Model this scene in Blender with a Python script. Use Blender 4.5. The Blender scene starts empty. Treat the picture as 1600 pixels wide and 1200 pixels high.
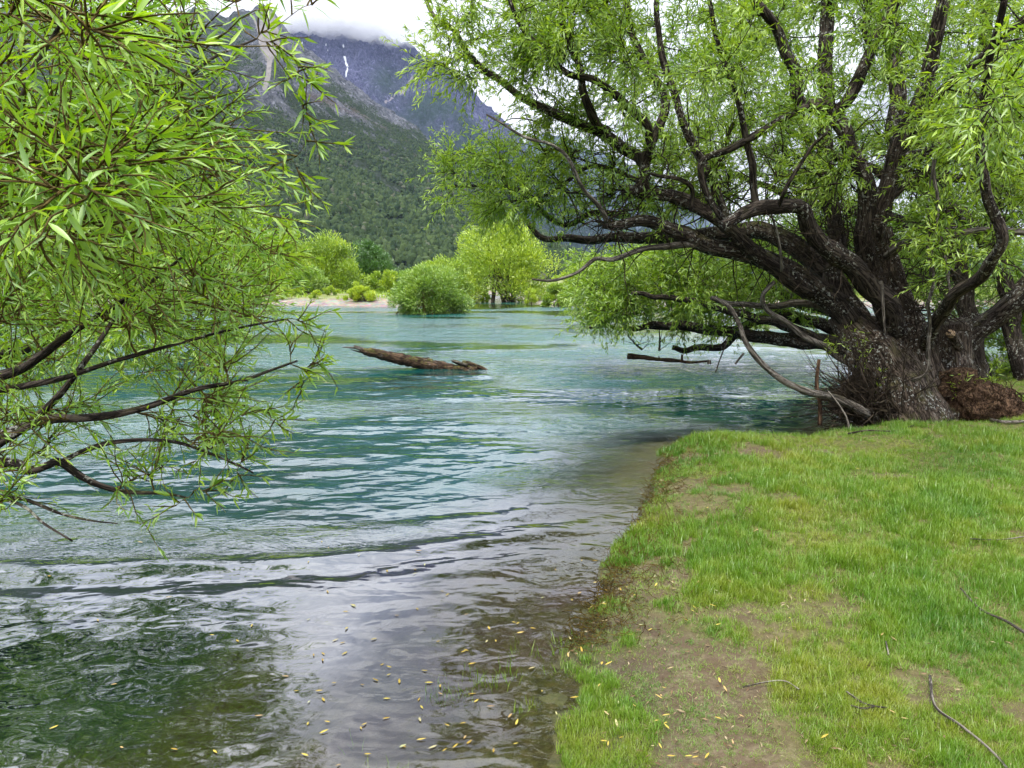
import bpy, math
import numpy as np
from mathutils import Vector, Matrix, noise as mn

rng = np.random.default_rng(11)
C = bpy.context.scene
COL = C.collection
R = math.radians

# ------------------------------------------------------------------ camera
CAM_Z, PITCH, FPX = 1.75, R(7.85), 1160.0
cam_d = bpy.data.cameras.new('camera'); cam = bpy.data.objects.new('camera', cam_d); COL.objects.link(cam)
cam_d.sensor_width = 36; cam_d.lens = FPX / 1600 * 36
cam_d.clip_start = 0.05; cam_d.clip_end = 30000
cam.location = (0, 0, CAM_Z); cam.rotation_euler = (math.pi / 2 - PITCH, 0, 0)
C.camera = cam

# ------------------------------------------------------------------ sky, sun, exposure
SUN_EL, SUN_AZ = R(58), R(205)          # azimuth clockwise from +Y
w = bpy.data.worlds.new("World"); C.world = w; w.use_nodes = True
nt = w.node_tree; nt.nodes.clear()
def N(t, kind, **kw):
    n = t.nodes.new(kind)
    for k, v in kw.items(): setattr(n, k, v)
    return n
out = N(nt, 'ShaderNodeOutputWorld')
sky = N(nt, 'ShaderNodeTexSky', sky_type='NISHITA', sun_disc=False)
sky.sun_elevation = SUN_EL; sky.sun_rotation = SUN_AZ
bg1 = N(nt, 'ShaderNodeBackground'); bg1.inputs['Strength'].default_value = 0.08
nt.links.new(sky.outputs[0], bg1.inputs[0])
tc = N(nt, 'ShaderNodeTexCoord'); sep = N(nt, 'ShaderNodeSeparateXYZ'); nt.links.new(tc.outputs['Generated'], sep.inputs[0])
mp = N(nt, 'ShaderNodeMapping'); mp.inputs['Scale'].default_value = (1.3, 1.3, 4.5)
nt.links.new(tc.outputs['Generated'], mp.inputs[0])
cn = N(nt, 'ShaderNodeTexNoise'); cn.inputs['Scale'].default_value = 1.7; cn.inputs['Detail'].default_value = 6; cn.inputs['Roughness'].default_value = .5
cn.inputs['Distortion'].default_value = .35
nt.links.new(mp.outputs[0], cn.inputs['Vector'])
cr = N(nt, 'ShaderNodeValToRGB')
cr.color_ramp.elements[0].position = .36; cr.color_ramp.elements[0].color = (.31, .335, .42, 1)
cr.color_ramp.elements[1].position = .62; cr.color_ramp.elements[1].color = (.74, .755, .80, 1)
nt.links.new(cn.outputs[0], cr.inputs[0])
# an overcast sky grows brighter towards the zenith
mr = N(nt, 'ShaderNodeMapRange'); mr.inputs['From Min'].default_value = .20; mr.inputs['From Max'].default_value = 1.0
mr.inputs['To Min'].default_value = 1.0; mr.inputs['To Max'].default_value = 4.0
nt.links.new(sep.outputs[2], mr.inputs[0])
bg2 = N(nt, 'ShaderNodeBackground'); nt.links.new(cr.outputs[0], bg2.inputs[0]); nt.links.new(mr.outputs[0], bg2.inputs[1])
cov = N(nt, 'ShaderNodeMapRange'); cov.inputs['From Min'].default_value = .30; cov.inputs['From Max'].default_value = .45
cov.inputs['To Min'].default_value = .72; cov.inputs['To Max'].default_value = .97
nt.links.new(cn.outputs[0], cov.inputs[0])
mx = N(nt, 'ShaderNodeMixShader'); nt.links.new(cov.outputs[0], mx.inputs[0])
nt.links.new(bg1.outputs[0], mx.inputs[1]); nt.links.new(bg2.outputs[0], mx.inputs[2]); nt.links.new(mx.outputs[0], out.inputs[0])

sl = bpy.data.lights.new('sun', 'SUN'); sl.energy = 2.4; sl.angle = R(9); sl.color = (1, .96, .88)
so = bpy.data.objects.new('sun', sl); COL.objects.link(so)
sd = Vector((math.sin(SUN_AZ) * math.cos(SUN_EL), math.cos(SUN_AZ) * math.cos(SUN_EL), math.sin(SUN_EL)))
so.rotation_euler = sd.to_track_quat('Z', 'Y').to_euler()
vs = C.view_settings; vs.view_transform = 'Standard'; vs.look = 'None'; vs.gamma = 1; vs.use_curve_mapping = False
vs.exposure = 0.9
C.cycles.max_bounces = 12; C.cycles.diffuse_bounces = 5; C.cycles.transparent_max_bounces = 12; C.cycles.transmission_bounces = 6
C.cycles.volume_bounces = 10; C.cycles.use_denoising = True
C.cycles.caustics_reflective = False; C.cycles.caustics_refractive = False

# ------------------------------------------------------------------ helpers
cp, sp = math.cos(PITCH), math.sin(PITCH)
def P(px, py, D):
    """world point on the ray of photo pixel (px, py) at forward distance D"""
    u, v = (px - 800) / FPX, (600 - py) / FPX
    k = D / (cp + v * sp)
    return np.array([u * k, D, CAM_Z + (-sp + v * cp) * k])
def G(px, py, z=0.0):
    u, v = (px - 800) / FPX, (600 - py) / FPX
    k = (z - CAM_Z) / (-sp + v * cp)
    return np.array([u * k, (cp + v * sp) * k])
def tag(o, label=None, cat=None, group=None, kind=None):
    if label: o['label'] = label
    if cat: o['category'] = cat
    if group: o['group'] = group
    if kind: o['kind'] = kind
    return o
def empty(name, loc):
    o = bpy.data.objects.new(name, None); COL.objects.link(o); o.location = [float(a) for a in loc]; return o
def rawmesh(name, verts, faces, mat=None, smooth=True, attrs=None, nper=None):
    """verts (n,3); faces (m,k) constant k, or list of such arrays"""
    verts = np.asarray(verts, dtype=np.float32)
    if not isinstance(faces, list): faces = [faces]
    faces = [np.asarray(f, dtype=np.int32) for f in faces if len(f)]
    loops = np.concatenate([f.ravel() for f in faces]); sizes = np.concatenate([np.full(len(f), f.shape[1], np.int32) for f in faces])
    me = bpy.data.meshes.new(name)
    me.vertices.add(len(verts)); me.vertices.foreach_set('co', verts.ravel())
    me.loops.add(len(loops)); me.loops.foreach_set('vertex_index', loops)
    me.polygons.add(len(sizes)); me.polygons.foreach_set('loop_start', np.concatenate([[0], np.cumsum(sizes)[:-1]]).astype(np.int32))
    me.update(calc_edges=True)
    if smooth: me.shade_smooth()
    for k, a in (attrs or {}).items():
        a = np.asarray(a, dtype=np.float32)
        if a.ndim == 1: at = me.attributes.new(k, 'FLOAT', 'POINT'); at.data.foreach_set('value', a)
        else: at = me.attributes.new(k, 'FLOAT_VECTOR', 'POINT'); at.data.foreach_set('vector', a.ravel())
    if mat: me.materials.append(mat)
    return me
def link(name, me, parent=None, origin=None):
    o = bpy.data.objects.new(name, me); COL.objects.link(o)
    if parent is not None:
        o.parent = parent
        if origin is None: o.matrix_parent_inverse = Matrix.Translation(parent.location).inverted()
    return o
def norm(a): return a / (np.linalg.norm(a, axis=-1, keepdims=True) + 1e-12)

def catmull(pts, per=6):
    pts = np.asarray(pts, float)
    if len(pts) < 3:
        t = np.linspace(0, 1, per + 1)[:, None]; return pts[0] * (1 - t) + pts[-1] * t
    q = np.vstack([2 * pts[0] - pts[1], pts, 2 * pts[-1] - pts[-2]]); o = []
    for i in range(1, len(q) - 2):
        for t in np.linspace(0, 1, per, endpoint=False):
            o.append(.5 * (2 * q[i] + (q[i + 1] - q[i - 1]) * t + (2 * q[i - 1] - 5 * q[i] + 4 * q[i + 1] - q[i + 2]) * t * t + (3 * q[i] - q[i - 1] - 3 * q[i + 1] + q[i + 2]) * t ** 3))
    o.append(q[-2]); return np.array(o)

class Tubes:
    def __init__(s): s.v = []; s.q = []; s.t = []; s.b = []; s.n = 0
    def add(s, pts, rad, sides=6, rough=0.0, cap=True, seed=0.0):
        pts = np.asarray(pts, float); n = len(pts); rad = np.asarray(rad, float)
        if rad.ndim == 0: rad = np.full(n, float(rad))
        tg = np.gradient(pts, axis=0); tg = norm(tg)
        m = norm(tg.mean(0)); ref = np.array([0, 0, 1.]) if abs(m[2]) < .7 else np.array([1., 0, 0])
        a = norm(np.cross(tg, ref)); b = np.cross(tg, a)
        th = np.linspace(0, 2 * np.pi, sides, endpoint=False)
        L = np.concatenate([[0], np.cumsum(np.linalg.norm(np.diff(pts, axis=0), axis=1))])
        rr = np.repeat(rad[:, None], sides, 1)
        if rough > 0:
            for i in range(n):
                for j in range(sides):
                    k = mn.fractal(Vector((math.cos(th[j]) * 1.6 + seed, math.sin(th[j]) * 1.6, L[i] * 1.3 / max(rad[0], .04) * .18)), 1.0, 2.0, 4)
                    rr[i, j] *= 1 + rough * k
        ring = pts[:, None, :] + rr[..., None] * (np.cos(th)[None, :, None] * a[:, None, :] + np.sin(th)[None, :, None] * b[:, None, :])
        buv = np.stack([np.cos(th)[None] * rr * 1.0 + seed * 3, np.sin(th)[None] * rr * 1.0, np.repeat(L[:, None], sides, 1) * .22], -1)
        base = s.n; s.v.append(ring.reshape(-1, 3)); s.b.append(buv.reshape(-1, 3))
        i = np.arange(n - 1)[:, None] * sides; j = np.arange(sides)[None]; j2 = (j + 1) % sides
        s.q.append((np.stack([i + j, i + j2, i + sides + j2, i + sides + j], -1).reshape(-1, 4) + base))
        s.n += n * sides
        if cap:
            for row, fl in ((0, True), (n - 1, False)):
                s.v.append(pts[row][None]); s.b.append(np.array([[0, 0, L[row] * .22]])); c = s.n; s.n += 1
                r0 = base + row * sides; jj = np.arange(sides); k = np.stack([r0 + jj, r0 + (jj + 1) % sides, np.full(sides, c)], -1)
                s.t.append(k[:, ::-1] if fl else k)
    def build(s, name, mat, parent=None, kind=None):
        me = rawmesh(name, np.vstack(s.v), [np.vstack(s.q)] + ([np.vstack(s.t)] if s.t else []), mat, True, {'buv': np.vstack(s.b)})
        o = link(name, me, parent)
        if kind: o['kind'] = kind
        return o

def wander(start, d, length, n, wob, grav=0.0):
    pts = [np.array(start, float)]; d = norm(np.array(d, float))
    for _ in range(n):
        d = norm(d + rng.normal(0, wob, 3) + np.array([0, 0, grav])); pts.append(pts[-1] + d * length / n)
    return np.array(pts)

def leaf_mesh(name, pos, dr, ln, wd, tint, mat, near=False, flat=None):
    """many lance-shaped leaves folded along the midrib, one mesh"""
    pos = np.asarray(pos); dr = norm(np.asarray(dr)); n = len(pos)
    r = rng.normal(0, 1, (n, 3)); r[:, 2] *= .55
    side = norm(np.cross(dr, r + np.array([0, 0, .9]))) ; nrm = np.cross(side, dr)
    ln = np.asarray(ln)[:, None]; wd = np.asarray(wd)[:, None]
    bend = rng.uniform(-.02, .25, (n, 1)) * ln
    if near:
        st = [(0, 0, 0), (.3, -.42, .06), (.3, 0, 0), (.3, .42, .06), (.65, -.32, .06), (.65, 0, 0), (.65, .32, .06), (1, 0, 0)]
        f = np.array([(0, 2, 1), (0, 3, 2), (1, 2, 5), (1, 5, 4), (2, 3, 6), (2, 6, 5), (4, 5, 7), (5, 6, 7)])
    else:
        st = [(0, 0, 0), (.42, -.5, .12), (.42, .5, .12), (1, 0, 0)]
        f = np.array([(0, 3, 1), (0, 2, 3)])
    V = np.stack([pos + dr * ln * a + side * wd * b + nrm * (wd * c * 2) - nrm * bend * a * a for a, b, c in st], 1)
    k = len(st); F = (f[None] + (np.arange(n) * k)[:, None, None]).reshape(-1, 3)
    return rawmesh(name, V.reshape(-1, 3), F, mat, False, {'tint': np.repeat(tint, k)})

# ------------------------------------------------------------------ materials
def newmat(name):
    m = bpy.data.materials.new(name); m.use_nodes = True; t = m.node_tree; t.nodes.clear()
    o = N(t, 'ShaderNodeOutputMaterial'); return m, t, o
def ramp(t, src, stops):
    r = N(t, 'ShaderNodeValToRGB'); e = r.color_ramp.elements
    while len(e) < len(stops): e.new(.5)
    for i, (p, c) in enumerate(stops): e[i].position = p; e[i].color = (*c, 1)
    t.links.new(src, r.inputs[0]); return r.outputs[0]
def noise(t, vec, scale, detail=4, rough=.55, dist=0.0):
    n = N(t, 'ShaderNodeTexNoise'); n.inputs['Scale'].default_value = scale; n.inputs['Detail'].default_value = detail
    n.inputs['Roughness'].default_value = rough; n.inputs['Distortion'].default_value = dist
    if vec is not None: t.links.new(vec, n.inputs['Vector'])
    return n.outputs[0]
def mixc(t, fac, a, b, mode='MIX'):
    m = N(t, 'ShaderNodeMix', data_type='RGBA', blend_type=mode)
    for s, x in ((0, fac), (6, a), (7, b)):
        if isinstance(x, (int, float)): m.inputs[s].default_value = x
        elif isinstance(x, tuple): m.inputs[s].default_value = (*x, 1)
        else: t.links.new(x, m.inputs[s])
    return m.outputs[2]
def math_(t, op, a, b=0.0, c=None, clamp=False):
    m = N(t, 'ShaderNodeMath', operation=op); m.use_clamp = clamp
    for i, x in enumerate((a, b) + ((c,) if c is not None else ())):
        if isinstance(x, (int, float)): m.inputs[i].default_value = x
        else: t.links.new(x, m.inputs[i])
    return m.outputs[0]
def maprange(t, x, a, b, c=0.0, d=1.0, smooth=True):
    m = N(t, 'ShaderNodeMapRange'); m.interpolation_type = 'SMOOTHSTEP' if smooth else 'LINEAR'
    t.links.new(x, m.inputs[0])
    for i, v in enumerate((a, b, c, d)): m.inputs[i + 1].default_value = v
    return m.outputs[0]
def attr(t, name, outp='Fac'):
    a = N(t, 'ShaderNodeAttribute'); a.attribute_name = name; return a.outputs[outp]
def pos(t): return N(t, 'ShaderNodeNewGeometry').outputs['Position']
def scaled(t, vec, s, rot=0.0):
    m = N(t, 'ShaderNodeMapping'); m.inputs['Scale'].default_value = s; m.inputs['Rotation'].default_value = (0, 0, rot)
    t.links.new(vec, m.inputs[0]); return m.outputs[0]
def bump(t, h, strength, dist, nrm=None):
    b = N(t, 'ShaderNodeBump'); b.inputs['Strength'].default_value = strength if isinstance(strength, (int, float)) else 1
    if not isinstance(strength, (int, float)): t.links.new(strength, b.inputs['Strength'])
    b.inputs['Distance'].default_value = dist; t.links.new(h, b.inputs['Height'])
    if nrm is not None: t.links.new(nrm, b.inputs['Normal'])
    return b.outputs[0]
def principled(t, o, col, rough=.8, nrm=None, spec=.3):
    p = N(t, 'ShaderNodeBsdfPrincipled')
    if isinstance(col, tuple): p.inputs['Base Color'].default_value = (*col, 1)
    else: t.links.new(col, p.inputs['Base Color'])
    if isinstance(rough, (int, float)): p.inputs['Roughness'].default_value = rough
    else: t.links.new(rough, p.inputs['Roughness'])
    p.inputs['Specular IOR Level'].default_value = spec
    if nrm is not None: t.links.new(nrm, p.inputs['Normal'])
    if o is not None: t.links.new(p.outputs[0], o.inputs[0])
    return p

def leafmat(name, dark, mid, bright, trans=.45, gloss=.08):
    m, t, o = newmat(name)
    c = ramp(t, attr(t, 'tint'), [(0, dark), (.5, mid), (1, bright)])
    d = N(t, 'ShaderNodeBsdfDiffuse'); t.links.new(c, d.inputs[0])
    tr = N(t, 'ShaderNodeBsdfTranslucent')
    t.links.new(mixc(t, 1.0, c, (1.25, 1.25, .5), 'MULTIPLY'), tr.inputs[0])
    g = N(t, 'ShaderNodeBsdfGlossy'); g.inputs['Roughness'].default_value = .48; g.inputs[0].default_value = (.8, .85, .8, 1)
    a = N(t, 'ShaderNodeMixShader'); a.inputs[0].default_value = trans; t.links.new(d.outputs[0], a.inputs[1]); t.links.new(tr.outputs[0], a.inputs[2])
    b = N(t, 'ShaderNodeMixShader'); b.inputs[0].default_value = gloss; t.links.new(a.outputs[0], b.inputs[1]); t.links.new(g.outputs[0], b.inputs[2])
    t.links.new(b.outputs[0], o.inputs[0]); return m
M = {}
M['leaf_l'] = leafmat('willow_leaf_near', (.055, .16, .012), (.19, .37, .018), (.38, .55, .025))
M['leaf_r'] = leafmat('willow_leaf', (.08, .18, .016), (.22, .36, .022), (.40, .54, .035))
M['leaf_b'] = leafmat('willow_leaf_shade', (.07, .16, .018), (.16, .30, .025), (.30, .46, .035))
M['leaf_y'] = leafmat('willow_leaf_yellow', (.12, .22, .012), (.28, .41, .02), (.48, .58, .04), .35)
M['leaf_m'] = leafmat('willow_leaf_mid', (.08, .17, .018), (.21, .34, .035), (.38, .50, .10), .35)
M['leaf_d'] = leafmat('dark_leaf', (.03, .085, .012), (.06, .155, .02), (.11, .24, .03), .3)

def barkmat(name, c0, c1, c2, lichen=.75, moss=.4):
    m, t, o = newmat(name)
    b = attr(t, 'buv', 'Vector'); p = pos(t)
    st = scaled(t, b, (1, 1, .55)); f = noise(t, b, 60, 6, .7, .6); f2 = noise(t, st, 20, 5, .62, 1.4); f3 = noise(t, p, 3.5, 4, .6)
    rid = math_(t, 'ABSOLUTE', math_(t, 'SUBTRACT', f2, .5))
    crack = maprange(t, rid, 0, .075)
    h = math_(t, 'ADD', math_(t, 'MULTIPLY', crack, .55), math_(t, 'MULTIPLY', f, .5))
    c = ramp(t, math_(t, 'ADD', math_(t, 'MULTIPLY', h, .75), math_(t, 'MULTIPLY', f3, .28)), [(0.25, c0), (.62, c1), (.92, c2)])
    li = noise(t, p, 26, 3, .7); patch = noise(t, p, 2.6, 2)
    lm = math_(t, 'MULTIPLY', maprange(t, li, .57, .61), maprange(t, patch, .44, .58))
    c = mixc(t, math_(t, 'MULTIPLY', lm, lichen), c, (.50, .50, .44))
    mo = math_(t, 'MULTIPLY', maprange(t, noise(t, p, 5, 4, .7), .5, .66), maprange(t, sepz(t), -.1, .7))
    c = mixc(t, math_(t, 'MULTIPLY', mo, moss), c, (.14, .14, .035))
    nb = bump(t, h, .9, .025); nb = bump(t, noise(t, p, 90, 3), .4, .006, nb)
    principled(t, o, c, .9, nb, .15); return m
def sepz(t):
    s = N(t, 'ShaderNodeSeparateXYZ'); t.links.new(N(t, 'ShaderNodeNewGeometry').outputs['Normal'], s.inputs[0]); return s.outputs[2]
M['bark'] = barkmat('willow_bark', (.008, .006, .005), (.040, .030, .024), (.13, .105, .085))
M['bark_old'] = barkmat('furrowed_trunk_bark', (.009, .006, .004), (.058, .041, .029), (.19, .15, .115), .85, .35)
M['twig'] = barkmat('twig_bark', (.02, .014, .009), (.055, .04, .027), (.11, .085, .06), .15, .1)
M['twig_y'] = barkmat('young_twig_bark', (.10, .07, .02), (.19, .14, .045), (.27, .22, .08), 0, 0)
M['dead'] = barkmat('bare_grey_wood', (.035, .029, .024), (.13, .11, .09), (.28, .25, .21), .3, .25)
M['driftwood'] = barkmat('wet_driftwood', (.006, .004, .003), (.050, .030, .018), (.15, .095, .058), .25, .8)
M['moss'] = barkmat('shore_moss', (.07, .045, .015), (.17, .12, .025), (.26, .22, .04), 0, 0)
M['root'] = barkmat('root_fibre', (.016, .009, .005), (.085, .048, .026), (.21, .13, .08), 0, .1)
m, t, o = newmat('fresh_cut_wood'); principled(t, o, ramp(t, noise(t, pos(t), 40), [(.3, (.30, .19, .10)), (.7, (.45, .32, .2))]), .8); M['cut'] = m

# ------------------------------------------------------------------ terrain
near_px = [(835, 1260), (850, 1160), (868, 1080), (888, 1020), (912, 975), (938, 925), (968, 868), (1000, 800), (1028, 745), (1040, 705), (1062, 696), (1130, 692), (1230, 690), (1320, 684), (1368, 668), (1408, 640), (1460, 606), (1530, 578), (1610, 560)]
near = [(-90, 60), (-24, 19), (-10, 8), (-5.6, 4.2), (-4.4, 2.4), (-3.0, .7), (-1.2, .9), (-.2, 1.5)] + [tuple(G(a, b)) for a, b in near_px] + [(20, 17.5), (45, 19), (400, 24), (6500, 30), (6500, -6500), (-6500, -6500), (-6500, 400)]
far_px = [(-900, 480), (-200, 480), (180, 478), (300, 476), (420, 477), (520, 479), (610, 480), (690, 479), (728, 478), (726, 464), (748, 460), (792, 462), (806, 468), (850, 476), (900, 478), (960, 480), (1100, 482), (1300, 480), (1700, 478), (2500, 476)]
far = [(-6500, 300)] + [tuple(G(a, b)) for a, b in far_px] + [(6500, 80), (6500, 6500), (-6500, 6500)]
def sdist(x, y, poly):
    """positive inside the polygon"""
    shp = x.shape; x = x.ravel(); y = y.ravel(); d2 = np.full(x.shape, 1e18); ins = np.zeros(x.shape, bool)
    n = len(poly)
    for i in range(n):
        (x0, y0), (x1, y1) = poly[i], poly[(i + 1) % n]
        dx, dy = x1 - x0, y1 - y0
        tt = np.clip(((x - x0) * dx + (y - y0) * dy) / (dx * dx + dy * dy), 0, 1)
        d2 = np.minimum(d2, (x - x0 - tt * dx) ** 2 + (y - y0 - tt * dy) ** 2)
        if dy != 0:
            c = ((y0 > y) != (y1 > y)) & (x < dx * (y - y0) / dy + x0); ins ^= c
    d = np.sqrt(d2); return np.where(ins, d, -d).reshape(shp)
def vnoise(x, y, s, seed=0):
    """smooth value noise, numpy"""
    x = x * s + seed * 17.3; y = y * s + seed * 9.1
    xi = np.floor(x).astype(np.int64); yi = np.floor(y).astype(np.int64); fx = x - xi; fy = y - yi
    fx = fx * fx * fx * (fx * (6 * fx - 15) + 10); fy = fy * fy * fy * (fy * (6 * fy - 15) + 10)
    def h(a, b):
        k = (a * 374761393 + b * 668265263 + seed * 1442695041) & 0x7fffffff
        k = ((k ^ (k >> 13)) * 1274126177) & 0x7fffffff
        return ((k ^ (k >> 16)) & 0xffff) / 65535.0
    return (h(xi, yi) * (1 - fx) + h(xi + 1, yi) * fx) * (1 - fy) + (h(xi, yi + 1) * (1 - fx) + h(xi + 1, yi + 1) * fx) * fy
def fbm(x, y, s, oct=4, seed=0, gain=.5):
    a = 0; amp = 1; tot = 0
    for i in range(oct): a = a + amp * (vnoise(x, y, s * 2 ** i, seed + i) - .5); tot += amp; amp *= gain
    return a / tot * 2
def ridged(x, y, s, oct=5, seed=0):
    a = 0; amp = 1; tot = 0
    for i in range(oct): a = a + amp * (1 - np.abs(2 * vnoise(x, y, s * 2 ** i, seed + i) - 1) ** .8); tot += amp; amp *= .52
    return a / tot
def wig(x, y): return .17 * fbm(x, y, 1.3, 3, 3) + .09 * fbm(x, y, 5, 3, 5)
def ground_z(x, y):
    x = np.asarray(x, float); y = np.asarray(y, float)
    dn = sdist(x, y, near) + wig(x, y) * (y < 20)
    df = sdist(x, y, far)
    df = df + np.clip(df + 1.5, 0, 1) * 0 + .8 * fbm(x, y, .18, 3, 8)
    steep = np.clip((y - 3.2) / 2.2, 0, 1) * np.clip((9 - y), 0, 1) * .9
    zin = (.20 - .0) * (1 - np.exp(-np.maximum(dn, 0) / (1.1 - .95 * np.minimum(steep, .9)))) * (.55 + .45 * np.clip(steep + dn * .3, 0, 1))
    zin = zin + .05 * fbm(x, y, .9, 3, 1) * np.clip(dn, 0, 1) + .018 * fbm(x, y, 7, 3, 2) * np.clip(dn * 3, 0, 1) + .01 * np.maximum(dn - 3, 0).clip(0, 60)
    lowb = np.clip((5.2 - y) / 1.5, 0, 1); zout = np.where(dn > -.9, dn * (.17 - .085 * lowb), -.9 * (.17 - .085 * lowb) + (dn + .9) * .55) + .022 * fbm(x, y, 4.5, 4, 12) * lowb * np.exp(dn / .8)
    z1 = np.where(dn > 0, zin, np.maximum(zout, -1.8))
    zf = np.where(df > 0, .75 * (1 - np.exp(-df / 6)) + .10 * fbm(x, y, .25, 3, 4) * np.clip(df * .5, 0, 1) + .006 * np.maximum(df - 60, 0), np.maximum(df * .2, -1.8))
    return np.maximum(z1, zf)

def gridmesh(xs, ys, zf):
    X, Y = np.meshgrid(xs, ys); Z = zf(X, Y)
    v = np.stack([X, Y, Z], -1).reshape(-1, 3); nx, ny = len(xs), len(ys)
    i = np.arange(ny - 1)[:, None] * nx + np.arange(nx - 1)[None]
    return v, np.stack([i, i + 1, i + nx + 1, i + nx], -1).reshape(-1, 4), X, Y, Z
def spaced(*segs):
    o = []
    for a, b, s in segs: o += list(np.arange(a, b, s))
    return np.array(o)
xs = np.concatenate([[-6500, -4000, -2000, -1000, -500, -300, -200], spaced((-150, -60, 5), (-60, -20, 2), (-20, -6, .7), (-6, -2, .2), (-2, 7, .045), (7, 12, .12), (12, 30, .6), (30, 80, 2), (80, 200, 8)), [200, 300, 500, 1000, 2000, 4000, 6500]])
ys = np.concatenate([[-6500, -2000, -500, -100, -30, -10], spaced((-5, 1, .3), (1, 9, .045), (9, 14, .1), (14, 24, .4), (24, 46, 1.0), (46, 75, .4), (75, 120, 1.5), (120, 300, 10)), [300, 450, 700, 1200, 2500, 6500]])
v, f, X, Y, Z = gridmesh(xs, ys, ground_z)
dn = sdist(X, Y, near) + wig(X, Y) * (Y < 20)
# how bare the bank is: mud near the lower shore and worn patches
def bare_f(x, y, dn):
    n = fbm(x, y, 2.2, 4, 21)
    b = np.exp(-(np.maximum(dn, 0) / .70) ** 2) * np.clip((5.0 - y) / 1.4, 0, 1) * np.clip(.42 + 2.0 * n, 0, 1)
    b = b + np.clip((n - .16) * 2.6, 0, .7) * np.clip((6.5 - y) / 2, 0, 1) * np.exp(-np.maximum(dn - .7, 0) / 1.2)
    b = b + np.clip((fbm(x, y, 1.7, 4, 33) - .26) * 3.0, 0, .7)
    b = b + (np.exp(-((x - .80) ** 2 / .05 + (y - 3.1) ** 2 / .4)) * .9 + np.exp(-((x - 1.35) ** 2 / .12 + (y - 5.2) ** 2 / .06)) * .7 + np.exp(-((x - 2.3) ** 2 / .2 + (y - 6.7) ** 2 / .04)) * .6) * np.clip(.9 + 1.6 * n, 0, 1)
    return np.clip(b, 0, 1)
bare = bare_f(X, Y, dn)
m, t, o = newmat('ground_soil_and_gravel')
p = pos(t)
farf = attr(t, 'farbank'); bf = attr(t, 'bare'); gr = noise(t, p, 9, 6, .65)
soil = ramp(t, noise(t, p, 30, 6, .7), [(.28, (.045, .029, .015)), (.5, (.115, .088, .05)), (.75, (.23, .19, .115))])
damp = mixc(t, maprange(t, gr, .35, .6), soil, (.085, .058, .032))
turf = ramp(t, noise(t, p, 22, 5, .7), [(.3, (.035, .035, .012)), (.5, (.09, .095, .02)), (.75, (.19, .16, .06))])
nearc = mixc(t, math_(t, 'ADD', bf, math_(t, 'MULTIPLY', math_(t, 'SUBTRACT', gr, .5), .8), clamp=True), turf, damp)
vo = N(t, 'ShaderNodeTexVoronoi'); vo.inputs['Scale'].default_value = 5.5; t.links.new(p, vo.inputs['Vector'])
grav = mixc(t, .55, ramp(t, noise(t, p, 1.2, 5, .7), [(.3, (.13, .108, .082)), (.55, (.22, .195, .155)), (.8, (.36, .31, .26))]), vo.outputs['Color'], 'SOFT_LIGHT')
gcov = noise(t, p, .22, 4, .6)
zz = N(t, 'ShaderNodeSeparateXYZ'); t.links.new(p, zz.inputs[0])
scrub = ramp(t, noise(t, p, 1.6, 5, .7), [(.3, (.07, .10, .02)), (.5, (.16, .19, .04)), (.7, (.26, .25, .09))])
farc = mixc(t, math_(t, 'MULTIPLY', maprange(t, zz.outputs[2], .25, .6), maprange(t, gcov, .36, .5)), grav, scrub)
c = mixc(t, farf, nearc, farc)
wet = maprange(t, zz.outputs[2], .0, .05, .55, 1.0)
hsv = N(t, 'ShaderNodeHueSaturation'); t.links.new(c, hsv.inputs['Color']); t.links.new(wet, hsv.inputs['Value'])
rgh = maprange(t, zz.outputs[2], .0, .06, .35, .95)
principled(t, o, hsv.outputs[0], rgh, bump(t, noise(t, p, 45, 6, .7), .8, .012), .3)
M['ground'] = m
me = rawmesh('ground', v, f, m, True, {'bare': bare.ravel(), 'farbank': np.clip((Y.ravel() - 22) / 10, 0, 1)})
tag(link('ground', me), kind='structure')

# ------------------------------------------------------------------ river
xs = np.concatenate([[-6500, -1500, -400, -150], spaced((-90, -20, 3), (-20, -5, .35), (-5, 7, .05), (7, 20, .4), (20, 100, 4)), [100, 200, 600, 6500]])
ys = np.concatenate([[-8, -3, 0], spaced((.5, 10, .05), (10, 20, .12), (20, 60, .6)), [60, 64, 70, 90, 140, 320]])
def flowlen(X, Y):
    # the fast deep water begins past a curved eddy line
    a = Y - (4.75 + .05 * (X + 2.2) + .16 * np.clip(X + 2, 0, 9) ** 1.45); return a
def water_z(X, Y):
    e = flowlen(X, Y); amp = np.clip(e / 1.5, 0, 1)
    k = np.clip((sdist(X, Y, near) * -1) / .7, 0, 1) * np.clip((60 - Y) / 10, 0, 1)
    z = .028 * fbm(X * .8, Y * 1.7, .55, 4, 41) * (.25 + amp) + .010 * fbm(X, Y * 2, 2.4, 3, 44) * (.35 + amp)
    s = e * 2 * np.pi / .52; z = z + .010 * np.sin(s + 1.5 * fbm(X, Y, .8, 2, 50)) * np.exp(-(e + .2) ** 2 / .5) * (X < 1.2)
    return z * k - .0
v, f, X, Y, Z = gridmesh(xs, ys, water_z)
depth = Z - ground_z(X, Y)
e = flowlen(X, Y)
calm = fbm(X * .55, Y * 1.0, .30, 4, 61)
boil = np.exp(-(((X + 1.3) / 1.6) ** 2 + ((Y - 8.0) / .9) ** 2)) + .9 * np.exp(-(((X + 1.4) / 1.4) ** 2 + ((Y - 6.2) / .7) ** 2)) + .8 * np.exp(-(((X - 1.7) / 1.3) ** 2 + ((Y - 11.5) / 1.0) ** 2))
turb = np.clip(.52 + 2.1 * calm - .9 * boil + .25 * np.clip((Y - 12) / 20, 0, 1), 0.03, 1) * np.clip(.14 + (e + .5) / 1.8, .14, 1)
m, t, o = newmat('glacial_river_water')
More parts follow.
